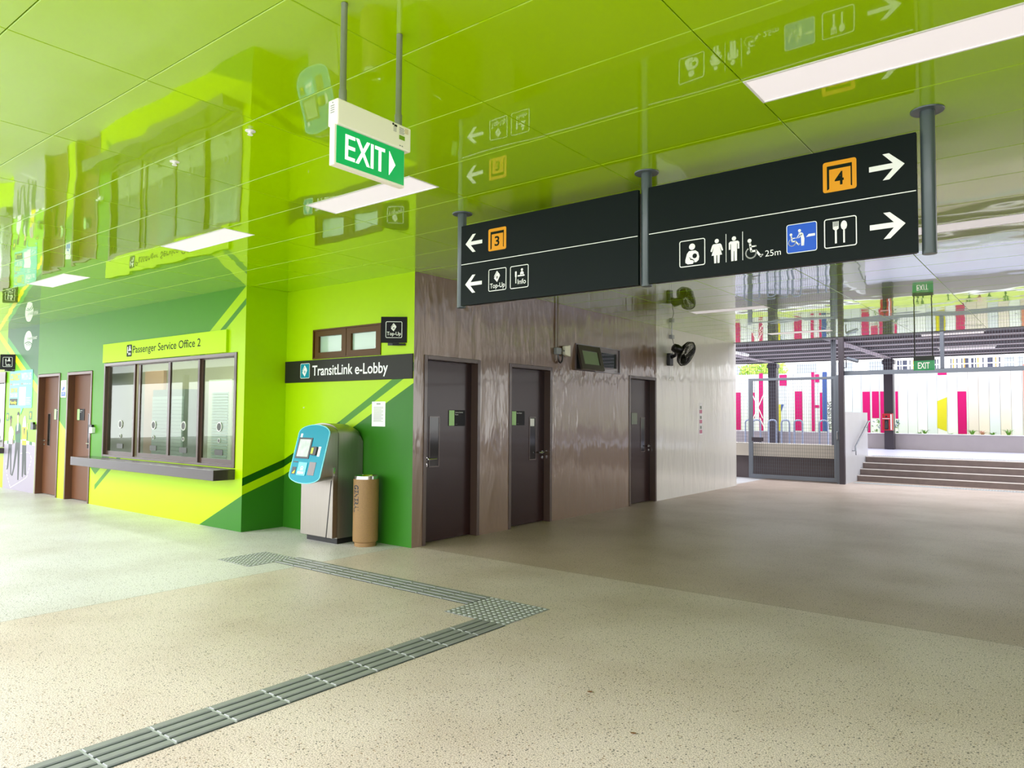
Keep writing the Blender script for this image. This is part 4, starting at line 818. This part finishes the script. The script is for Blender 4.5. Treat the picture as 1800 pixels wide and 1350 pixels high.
# ------------------------------------------------------------------ tactile paving
def guide(name, x0, x1, y0, y1, along, lab):
    t = thing(name, ((x0+x1)/2, (y0+y1)/2, 0), lab, 'tactile paving')
    MB().box(x0, x1, y0, y1, .0005, .003).build('base', m_tactd, t)
    mb = MB(); tile = .30
    L_ = (x1-x0) if along == 'x' else (y1-y0); n = max(1, round(L_/tile)); w = (y1-y0) if along == 'x' else (x1-x0)
    for k in range(n):
        s0, s1 = L_*k/n+.005, L_*(k+1)/n-.005
        for j in range(4):
            c = w*(j+.5)/4; hw = w*.088
            e = .004
            if along == 'x': p = [(x0+s0, y0+c-hw), (x0+s1, y0+c-hw), (x0+s1, y0+c+hw), (x0+s0, y0+c+hw)]
            else: p = [(x0+c-hw, y0+s0), (x0+c+hw, y0+s0), (x0+c+hw, y0+s1), (x0+c-hw, y0+s1)]
            cx = sum(a for a, b in p)/4; cyy = sum(b for a, b in p)/4
            q = [(a+(e if a < cx else -e), b+(e if b < cyy else -e)) for a, b in p]
            mb.add([(a, b, .003) for a, b in p]+[(a, b, .0085) for a, b in q], [(4, 5, 6, 7), (0, 1, 5, 4), (1, 2, 6, 5), (2, 3, 7, 6), (3, 0, 4, 7)])
    for k in range(1, n):
        s0 = L_*k/n
        if along == 'x': mb.box(x0+s0-.005, x0+s0+.005, y0, y1, .003, .0045, 1)
        else: mb.box(x0, x1, y0+s0-.005, y0+s0+.005, .003, .0045, 1)
    mb.build('guiding_bars', [m_tact, m_tactL], t)
def studs(x0, x1, y0, y1, lab, z=0, pitch=.052, m=None, group=None):
    t = thing('tactile_warning_pad', ((x0+x1)/2, (y0+y1)/2, z), lab, 'tactile paving', group)
    MB().box(x0, x1, y0, y1, z+.0005, z+.003).build('base', m_tact if m is None else m, t); mb = MB(); n = max(2, round((x1-x0)/pitch)); l = max(2, round((y1-y0)/pitch))
    for i in range(n):
        for j in range(l):
            a = x0+(x1-x0)*(i+.5)/n; b = y0+(y1-y0)*(j+.5)/l; r = .017
            vs = [(a+r*math.cos(k*PI/4), b+r*math.sin(k*PI/4), z+.003) for k in range(8)] + [(a+r*.62*math.cos(k*PI/4), b+r*.62*math.sin(k*PI/4), z+.0085) for k in range(8)]
            mb.add(vs, [tuple(range(8, 16))] + [(k, (k+1) % 8, (k+1) % 8+8, k+8) for k in range(8)])
    mb.build('studs', m_tactL, t); return t
studs(-1.05, -.49, -1.735, -1.175, 'grey studded tactile pad in front of the kiosk')
studs(2.11, 2.70, -1.70, -1.135, 'grey studded tactile pad at the corner of the guiding path')
guide('tactile_guide_strip', -.49, 2.11, -1.435, -1.135, 'x', 'ribbed grey guiding strip leading to the studded pad by the kiosk')
guide('tactile_guide_strip', 2.43, 2.71, -7.4, -1.702, 'y', 'ribbed grey guiding strip leading to the bottom left of the photo')
studs(1.80, 13.5, 12.42, 12.72, 'long studded tactile strip at the foot of the far stairs')

for (px, py, lab, sz) in ((1037, 1217, 'small dry brown leaf on the pale floor at lower right', .018), (1113, 1290, 'small dry brown leaf near the bottom edge of the photo', .016)):
    c = at(px, py, 2, 0); mb = MB(); pts = [(-1, 0, 0), (-.3, .45, .15), (.5, .4, .25), (1, 0, .4), (.5, -.4, .2), (-.3, -.45, .1)]
    top = [Vector((c.x+a*sz, c.y+b*sz, .003+h*sz)) for a, b, h in pts]; mb.add([p-Z*.002 for p in top]+top, [(5, 4, 3, 2, 1, 0), (6, 7, 8, 9, 10, 11)] + [(i, (i+1) % 6, (i+1) % 6+6, i+6) for i in range(6)])
    tag(mb.build('dry_leaf', mat('dry_leaf_brown', '6b4a26', rough=.8)), lab, 'leaf', 'dry leaves on the floor')

# ------------------------------------------------------------------ far end: platform, stairs, low wall, gate and mesh
PZ = .557; RI = PZ/4
t = thing('stairs', (8, 13.1, 0), 'brown stone stairs with pale nosings up to the platform at far right', 'stairs'); 
for k in range(4):
    y = 13.1+.3*k; st = MB().box(1.756, 14, y, 14.3, RI*k+.0005, RI*(k+1)-.001 if k < 3 else PZ-.001).build('step', m_step, t)
    MB().box(1.756, 14, y-.004, y+.045, RI*(k+1)-.012, RI*(k+1)+.003).build('nosing', m_nose, st)
m_plat = mat('pale_platform_tile', 'b4b1c2', rough=.3, var=.06, vscale=3)
t = MB().box(-14, 16, 14.302, 26, .0005, PZ).box(-14, 1.66, 12.66, 14.3, .0005, PZ).build('floor_platform', m_plat); tag(t, kind='structure')
studs(1.80, 13.5, 14.36, 14.66, 'studded tactile strip along the top edge of the far stairs', z=PZ)
# stair side wall with rail
t = MB().box(1.67, 1.75, 12.0, 14.27, 0, 1.65).build('stair_side_wall', m_concL); tag(t, 'pale stone side wall at the left end of the far stairs', 'low wall')
t = thing('handrail', (1.80, 13.4, .6), 'double stainless handrail fixed to the stair side wall', 'handrail')
for dz, nm in ((0, 'upper_rail'), (-.20, 'lower_rail')):
    P0, P1 = Vector((1.83, 12.62, .84+dz)), Vector((1.83, 13.98, 1.43+dz))
    MB().tube([P0+Vector((-.0, 0, -.10 if dz == 0 else 0)), P0, P1, P1+Vector((0, .16, 0))], .02, 10).build(nm, m_rail, t, smooth=True)
for y, z in ((12.66, .84), (13.9, 1.38)): MB().tube([Vector((1.751, y, z-.1)), Vector((1.83, y, z-.1)), Vector((1.83, y, z))], .012, 8).tube([Vector((1.83, y, z)), Vector((1.83, y, z-.2))], .012, 8).build('bracket', m_rail, t)
# planter wall and bed
t = thing('planter', (1, 19.3, PZ), 'long pale concrete planter wall behind the platform', 'planter')
MB().box(-14, 16, 19.3, 19.5, PZ, 1.035).build('front_wall', mat('planter_concrete', 'a69c99', rough=.5, var=.05), t)
MB().box(-14, 16, 19.28, 19.52, 1.035, 1.05).build('coping', m_white, t); tag(MB().box(-14, 16, 19.5, 21.99, PZ, .93).build('planting_bed', m_bark, t), 'green ground cover bed behind the wall', kind='stuff')
# low wall under the mesh
m_band = mat('cream_band', 'b9aea0', rough=.45); m_under = mat('dark_brown_recess', '54494a', rough=.5)
t = thing('edge_wall', (-2, 12.3, 0), 'low wall behind the gate, cream band above a dark brown base', 'low wall')
MB().box(-9, 1.655, 12.12, 12.655, .56, .87).build('cream_band', m_band, t); MB().box(-9, 1.655, 12.24, 12.65, 0, .56).build('brown_base', m_under, t)

def mesh_panel(parent, x0, x1, z0, z1, y, name='wire_mesh', px=.05, pz=.08, m=None, r=.0022):
    mb = MB(); n = max(1, int((x1-x0)/px)); l = max(1, int((z1-z0)/pz))
    for i in range(n+1): a = x0+(x1-x0)*i/n; mb.box(a-r, a+r, y-r, y+r, z0, z1)
    for j in range(l+1): b = z0+(z1-z0)*j/l; mb.box(x0, x1, y+r, y+3*r, b-r, b+r)
    return mb.build(name, m or m_postg, parent)
m_gate = mat('grey_gate_paint', '62666d', rough=.4)
t = thing('mesh_gate', (.55, 12, 0), 'tall grey framed wire mesh gate standing before the low wall', 'gate')
for nm, (a, b, c, d) in (('frame_post', (-.47, -.41, .03, 2.47)), ('frame_post', (1.575, 1.655, .0, 2.50)), ('bottom_rail', (-.41, 1.575, .03, .12)), ('top_rail', (-.41, 1.575, 2.41, 2.47)), ('stile', (-.41, -.37, .12, 2.41)), ('stile', (1.52, 1.575, .12, 2.41))):
    MB().box(a, b, 11.96, 12.02, c, d).build(nm, m_gate, t, bevel=.004)
mesh_panel(t, -.37, 1.52, .12, 2.41, 11.99); MB().box(-.39, -.10, 11.95, 11.958, .93, 1.02).build('lock_box', m_post, t); MB().tube([Vector((1.60, 11.95, 1.0)), Vector((1.60, 11.93, 1.02)), Vector((1.60, 11.93, 1.18)), Vector((1.60, 11.95, 1.2))], .01, 8).build('handle', m_chrome, t)
t = thing('mesh_screen', (-1, 12.2, .87), 'wire mesh screen left of the gate above the cream band', 'mesh screen'); mesh_panel(t, -5.0, -.5, .87, 3.5, 12.0, m=m_postg)
for x in (-5.0, -2.2): MB().box(x-.03, x+.03, 11.97, 12.03, 0, 3.5).build('post', m_postg, t)
t = thing('mesh_screen', (5, 12, 2.5), 'wire mesh screen hanging above the open way to the stairs', 'mesh screen')
MB().box(1.66, 14, 11.97, 12.03, 2.49, 2.585).build('bottom_rail', m_gate, t); mesh_panel(t, 1.80, 14, 2.585, 3.5, 12.0)
for x in (3.71, 5.75, 7.8, 9.85, 11.9, 13.9): MB().box(x-.035, x+.035, 11.962, 12.038, 2.585, 3.5).build('post', m_postg, t)
t = thing('mesh_screen', (.6, 12, 2.5), 'wire mesh screen above the tall mesh gate', 'mesh screen'); mesh_panel(t, -.5, 1.58, 2.50, 3.5, 12.0)
# dark columns beside the gate
for (a, b, c, d, z0, z1, m, lab) in ((1.655, 1.765, 11.86, 11.965, .0, 3.45, m_post, 'dark steel column immediately right of the mesh gate'), (1.37, 1.47, 12.35, 12.45, .87, 3.45, m_postg, 'grey steel column standing on the low wall behind the gate')):
    t = MB().box(a, b, c, d, z0, z1).build('steel_column', m, bevel=.004); tag(t, lab, 'column')
# canopy
CZ = 3.36
t = thing('canopy', (1, 15.4, CZ), 'dark steel canopy roof with cross beams over the far platform', 'canopy')
mb = MB()
for k in range(20):
    if k % 4: mb.box(-12, 16, 12.11+.33*k, 12.14+.33*k, CZ+.10, CZ+.32)
mb.build('louvre_blades', mat('louvre_brown', '5a4d52', rough=.6), t); MB().box(-12, 16, 18.92, 19.0, CZ, CZ+.34).box(-12, 16, 12.06, 12.10, CZ, CZ+.34).build('edge_beam', m_post, t)
bmA = MB().box(-12, 16, 12.1, 12.18, CZ+.05, CZ+.32).box(-12, 16, 12.1, 12.26, CZ+.035, CZ+.05, 1).build('cross_beam', [m_post, mat('beam_flange', 'a59aa2', rough=.5)], t)
for k in range(1, 6):
    c = bmA.copy(); col.objects.link(c); c.parent = t; c.location = bmA.location + Vector((0, 1.32*k, 0))
m_gird = mat('girder_flange_lit', 'a3949f', rough=.5)  # pale flange colour stands in for light reflected up onto the undersides
for x in (-9.3, -5.75, -2.2, 1.36, 4.92+3.6, 12.1): MB().box(x-.05, x+.05, 12.1, 19.0, CZ+.02, CZ+.32, 0).box(x-.11, x+.11, 12.1, 19.0, CZ, CZ+.02, 1).build('girder', [m_post, m_gird], t)
for (x, lab) in ((-2.2, 'dark steel canopy column seen through the mesh gate'), (1.36, 'dark steel canopy column carrying the red hose box')):
    t = thing('canopy_column', (x, 19.1, PZ), lab, 'column'); 
    MB().box(x-.13, x+.13, 19.0, 19.27, PZ, CZ-.001).build('shaft', m_post, t, bevel=.004); MB().box(x-.17, x+.17, 18.99, 19.275, CZ-.16, CZ-.03).build('cap', m_post, t)
t = thing('hose_box', (1.36, 18.97, 1.13), 'red extinguisher box with black extinguisher on the canopy column', 'extinguisher box')
MB().box(1.20, 1.49, 18.86, 18.998, 1.14, 1.66).build('box', m_red, t, bevel=.005); MB().box(1.27, 1.38, 18.855, 18.859, 1.17, 1.47).build('opening', m_black, t); MB().lathe(Vector((1.33, 18.845, 1.2)), [(.03, 0), (.035, .02), (.035, .18), (.015, .22)], 14).build('extinguisher', m_black, t)
MB().box(1.435, 1.47, 18.856, 18.859, 1.16, 1.64).box(1.21, 1.42, 18.856, 18.859, 1.495, 1.51).build('white_mark', m_white, t); MB().disc(F((0, 18.859, 0), X, Z), 1.32, 1.57, .03, 0, .003).build('dial', m_black, t)
# canopy tube lamps
base = None
for (p, q, lab) in (((3.30, 12.2), (4.45, 12.2), 'tube lamp under the canopy just above the far exit sign poles'), ((3.12, 16.14), (4.35, 16.14), 'tube lamp under the canopy behind the far exit sign'), ((-1.72, 13.6), (-1.72, 15.4), 'tube lamp under the canopy at the end of the pale wall')):
    t = thing('tube_lamp', ((p[0]+q[0])/2, (p[1]+q[1])/2, CZ-.08), lab, 'lamp', 'tube lamps under the canopy')
    a, b = Vector((p[0], p[1], CZ-.03)), Vector((q[0], q[1], CZ-.03)); MB().tube([a, b], .022, 10).build('tube', m_lightp, t); MB().box(min(p[0], q[0])-.03, max(p[0], q[0])+.03, min(p[1], q[1])-.03, max(p[1], q[1])+.03, CZ-.008, CZ+.034 if p[0] > 0 else CZ+.035).build('batten', m_white, t)
# security camera
t = thing('security_camera', (1.85, 11.9, 2.95), 'small grey camera on a bent bracket beside the dark column', 'camera')
MB().tube([Vector((1.767, 11.91, 2.66)), Vector((1.82, 11.90, 2.66)), Vector((1.82, 11.90, 2.84)), Vector((1.86, 11.90, 2.86))], .012, 8).build('bracket', m_post, t); MB().tube([Vector((1.84, 11.90, 2.87)), Vector((2.08, 11.86, 2.79))], .04, 12).build('body', m_postg, t)
# far exit sign
t = thing('exit_sign', (3.82, 8.9, 2.37), 'small green EXIT sign hanging on two thin rods before the far stairs', 'exit sign')
MB().box(3.655, 3.985, 8.87, 8.93, 2.545, 2.62).build('housing', m_postg, t, bevel=.004); MB().box(3.655, 3.985, 8.885, 8.915, 2.368, 2.545).build('green_face', m_exitg, t)
letters(MB(), F((0, 8.885, 0), X, Z), 'EXIT', 3.725, 2.40, .11, .185, n=.002, bold=.012).build('lettering', m_exitw, t)
for x in (3.675, 3.955): MB().tube([Vector((x, 8.9, 2.61)), Vector((x, 8.9, H-.001))], .010, 8).build('hanging_rod', m_post, t)
# bicycle racks
m_rack = mat('rack_steel', '8c93a6', rough=.3, metal=.6)
def rackmb(c, w, rot, top):
    d = Vector((math.cos(rot), math.sin(rot), 0)); pts = [c-d*w/2, c-d*w/2+Z*(top-.08)] + [c+d*(-w/2+.08-.08*math.cos(a))+Z*(top-.08+.08*math.sin(a)) for a in (PI/6, PI/3, PI/2)]
    pts += [c+d*(w/2-.08+.08*math.cos(a))+Z*(top-.08+.08*math.sin(a)) for a in (PI/2, PI/3, PI/6)] + [c+d*w/2+Z*(top-.08), c+d*w/2]; return MB().tube(pts, .024, 8)
first = None
place = ['hoop bicycle rack furthest left, partly outside the gate', 'hoop bicycle rack with dark box hanging behind the gate post', 'hoop bicycle rack standing before the dark canopy column', 'hoop bicycle rack just right of the canopy column', 'hoop bicycle rack standing before the wide magenta stripe', 'hoop bicycle rack before the blue fence stripe']
for k, (pa, pb) in enumerate(((1311, 1323), (1324, 1336.5), (1351.5, 1364.5), (1374.5, 1387), (1398, 1409), (1443, 1453))):
    A = at(pa, 760, 1, 14.6); B = at(pb, 760, 1, 14.6); c = Vector(((A.x+B.x)/2, 14.6, PZ))
    if first is None:
        first = thing('bicycle_rack', c, place[0], 'bicycle rack', 'hoop bicycle racks on the platform'); rackmb(c, B.x-A.x+.02, 0, .885).build('hoop', m_rack, first, smooth=True); r = first
    else:
        r = copy_tree(first); r.location = c; r['label'] = place[k]
    if k == 1:
        OR[r] = tuple(c); MB().box(c.x-.10, c.x+.13, c.y-.04, c.y+.04, PZ+.26, PZ+.33).build('hanging_box', m_post, r)

# ------------------------------------------------------------------ painted board fence, plants and buildings beyond
YF = 22.0; t = thing('board_fence', (1, YF, PZ), 'tall pale board fence painted with magenta, blue and yellow stripes beyond the platform', 'fence')
mb = MB(); x = -14; k = 0; fcols = [mat('fence_board_%d' % i, c, rough=.6, var=.06, vscale=1.5, stretch=(1, 1, .4)) for i, c in enumerate(('c0c0c8', 'b8bac4', 'c8c8cc', 'beb1af', 'c4b8b4', 'b3b6c0'))]
seam0 = at(1612.4, 700, 1, YF).x; pitch = .292
n0 = int((-14-seam0)/pitch); n1 = int((16-seam0)/pitch)
for k in range(n0, n1):
    xa = seam0+k*pitch; mi = random.choice((0, 1, 2, 2, 0, 5)) if k < 5 else (3, 4, 1, 4, 2)[(k-5) % 5]
    mb.box(xa+.004, xa+pitch-.004, YF+random.uniform(0, .008), YF+.05, .93, 3.17, mi)
mb.box(-14, 16, YF+.05, YF+.07, .93, 3.1, 5); mb.build('boards', fcols, t)
FF = F((0, YF-.004, 0), X, Z)
def patch(px0, py0, px1, py1, m, nm='painted_stripe', slant=0):
    A, B = at(px0, py0, 1, YF), at(px1, py1, 1, YF); dx = slant
    MB().prism(FF, [(A.x+dx, B.z), (B.x+dx, B.z), (B.x, A.z), (A.x, A.z)], .0, .003).build(nm, m, t)
for a in ((1292, 690, 1302.5, 756), (1334, 656, 1342, 757), (1322, 690, 1327, 735), (1370, 659, 1383, 678), (1397, 688, 1411, 757), (1426, 654, 1432.5, 758), (1432.5, 658, 1440, 672), (1432.5, 712, 1440, 717), (1441, 690, 1446, 758),
          (1516, 688.5, 1530, 762), (1532.5, 688, 1545.5, 735), (1547, 688, 1555, 761), (1573.5, 688, 1579, 736), (1683, 688, 1700, 763)): patch(*a, m_pink)
patch(1798, 640, 1812, 755, mat('rust_board_paint', 'b06a60', rough=.6)); patch(1445.5, 654, 1454.5, 758, m_fblue); patch(1369, 711, 1373, 757, m_fyel); patch(1648, 655, 1664, 659, m_pink)
A = [at(px, py, 1, YF) for px, py in ((1647.5, 752), (1664.5, 758), (1664.5, 698), (1647.5, 705))]; MB().prism(FF, [(p.x, p.z) for p in A], 0, .003).build('painted_stripe', m_fyel, t)
A = [at(px, py, 1, YF) for px, py in ((1373, 724), (1378, 711), (1373, 711))]; MB().prism(FF, [(p.x, p.z) for p in A], 0, .003).build('painted_stripe', m_fblue, t)
mb = MB(); wv = lambda p: (at(p[0], p[1], 1, YF).x, at(p[0], p[1], 1, YF).z)
for s in (((1323, 738), (1347, 683)), ((1322, 692), (1341, 735)), ((1336, 735), (1346, 757))): mb.stroke(FF, [wv(s[0]), wv(s[1])], .03, .004, .006)
mb.build('white_brace_marks', m_white, t)
A = at(1459, 757, 1, YF); letters(MB(), FF, 'HOUSING', A.x+.07, A.z+.05, .14, 1.0, n=.004, rot=90).build('lettering', m_black, t)
mb = MB(); random.seed(3)
for (px0, px1, py0, py1) in ((1531, 1546, 737, 760), (1574, 1580, 737, 760)):
    for k in range(16):
        c = (random.uniform(px0, px1), random.uniform(py0, py1)); p = wv(c); q = (p[0]+random.uniform(-.06, .06), p[1]+random.uniform(-.08, .08)); mb.stroke(FF, [p, q], .02, .004, .006, random.randint(0, 1))
mb.build('graffiti', [mat('graffiti_blue', '5a6c94', rough=.6), m_leaf], t)
def plant(px, m, lab, h=.32, n=18):
    b = at(px, 764, 1, 20.4); t = thing('spiky_plant', (b.x, 20.4, .93), lab, 'plant', 'spiky plants in the planter'); mb = MB()
    for k in range(n):
        a = 2*PI*k/n+random.uniform(-.2, .2); l = h*random.uniform(.7, 1.1); d = Vector((math.cos(a), math.sin(a), 0)); s = Vector((-d.y, d.x, 0))*.011; o = Vector((b.x, 20.4, .93))
        p0, p1, p2 = o+Z*.05, o+d*l*.35+Z*l*.9, o+d*l*.95+Z*l*1.05
        mb.add([p0-s, p0+s, p1-s, p1+s, p2, p0-s-Z*.003, p0+s-Z*.003, p1-s-Z*.003, p1+s-Z*.003, p2-Z*.003], [(0, 1, 3, 2), (2, 3, 4), (5, 7, 8, 6), (7, 9, 8)])
    mb.build('leaves', m, t); MB().lathe(Vector((b.x, 20.4, .92)), [(.02, 0), (.015, .08)], 8).build('stem', m_leaf, t)
for (px, m, lab, h) in ((1617, m_leaf, 'small spiky plant left of the yellow painted board', .15), (1626, m_leaf, 'spiky green plant just left of the yellow painted board', .22), (1671, m_leaf, 'small spiky plant between the yellow and magenta boards', .14), (1709, m_leaf, 'large spiky green plant right of the magenta board', .24), (1727, m_redleaf, 'spiky pinkish plant right of the magenta board', .22), (1745, m_leaf, 'small spiky plant fourth from the right end of the planter', .18), (1773, m_leaf, 'spiky green plant near the right edge of the photo', .26)):
    plant(px, m, lab, h)
# rail deck with coloured slats above the fence
t = thing('slatted_railing', (4, 30, 3.2), 'raised white railing with thin coloured slats above the fence', 'railing'); A = at(1575, 652, 1, 30); B = at(1765, 634, 1, 30)
mb = MB(); n = 90
for k in range(n): xx = A.x+(B.x-A.x)*k/n; mb.box(xx, xx+.05, 30, 30.03, A.z-.3, A.z+.45, random.choice((0, 0, 0, 0, 1, 1, 1, 1, 1, 2)))
mb.build('slats', [mat('slat_navy', '2a2e44', rough=.5), m_white, m_orange], t)
MB().box(A.x-.4, B.x+.4, 29.97, 30.0, A.z+.45, A.z+.56).box(A.x-.4, B.x+.4, 29.97, 30.0, A.z+.20, A.z+.24).build('top_rail', m_white, t); MB().box(A.x-.4, B.x+.4, 30.04, 31, 0.001, A.z-.3).build('deck', m_white, t)
MB().box(B.x+.35, B.x+.45, 29.95, 30.05, 0.001, A.z+1.2).build('post', m_white, t)
t = thing('apartment_building', (-6, 45, 0), 'pale apartment block with rows of windows far beyond the fence', 'building')
m_bld = mat('pale_building_wall', 'eceae4', rough=.7); MB().box(-60, 60, 48, 56, 0, 16).build('wall', m_bld, t)
m_win = mat('far_window', '848a90', rough=.4)
for j in range(3):
    for k in range(26): MB().box(-34+k*2.4, -34+k*2.4+1.4, 47.95, 47.999, 4.2+j*2.8, 5.4+j*2.8).build('window', m_win, t)
def tree(x, y, h, r, lab):
    t = thing('tree', (x, y, 0), lab, 'tree'); MB().tube([Vector((x, y, 0)), Vector((x+.1, y, h*.5)), Vector((x, y, h*.8))], [.22, .16, .08], 10).build('trunk', mat('tree_bark', '6b5c4c', rough=.8), t)
    mb = MB(); rnd = random.Random(int(x*7)+3)
    for k in range(1400):
        while True:
            p = Vector((rnd.uniform(-1, 1), rnd.uniform(-1, 1), rnd.uniform(-1, 1)))
            if p.length < 1: break
        p = Vector((x+p.x*r, y+p.y*r, h*.75+p.z*r*.7)); u = Vector((rnd.uniform(-1, 1), rnd.uniform(-1, 1), rnd.uniform(-1, 1))).normalized(); v = u.orthogonal().normalized(); s = .13
        mb.add([p, p+u*s+v*s*.4, p+u*s*2, p+u*s-v*s*.4], [(0, 1, 2, 3)])
    mb.build('foliage', mat('tree_leaf', '9bb83c', rough=.6, var=.3), t)
c = at(1342, 644, 1, 34); tree(c.x, 34, 5.2, 1.3, 'light green tree top showing above the fence behind the gate')

# ------------------------------------------------------------------ bus side behind the camera (what the office glass reflects)
t = MB().box(-40, 40, -40, -7.4, .0005, .004).build('floor_bus_lane', mat('bus_lane_concrete', 'a8a7a0', rough=.6, var=.1, vscale=.6)); tag(t, kind='structure')
t = thing('added_bay_canopy', (-24, -12, 0), 'grey bus bay canopy added out of view across the lane, for light and reflections in the office glass', 'canopy')  # guessed canopy, added to shape the light and the glass reflections
MB().box(-44, -11, -16, -8.6, 3.25, 3.4).build('roof', mat('bay_roof_grey', '7c8088', rough=.7), t); MB().box(-44, -11, -8.6, -8.5, 3.1, 3.45).build('fascia', m_white, t)
for x in (-42, -34, -26, -18, -12): MB().box(x, x+.2, -12.2, -12, 0.005, 3.25).build('post', m_post, t)
for o in list(bpy.data.objects):
    if '_o' in o: del o['_o']
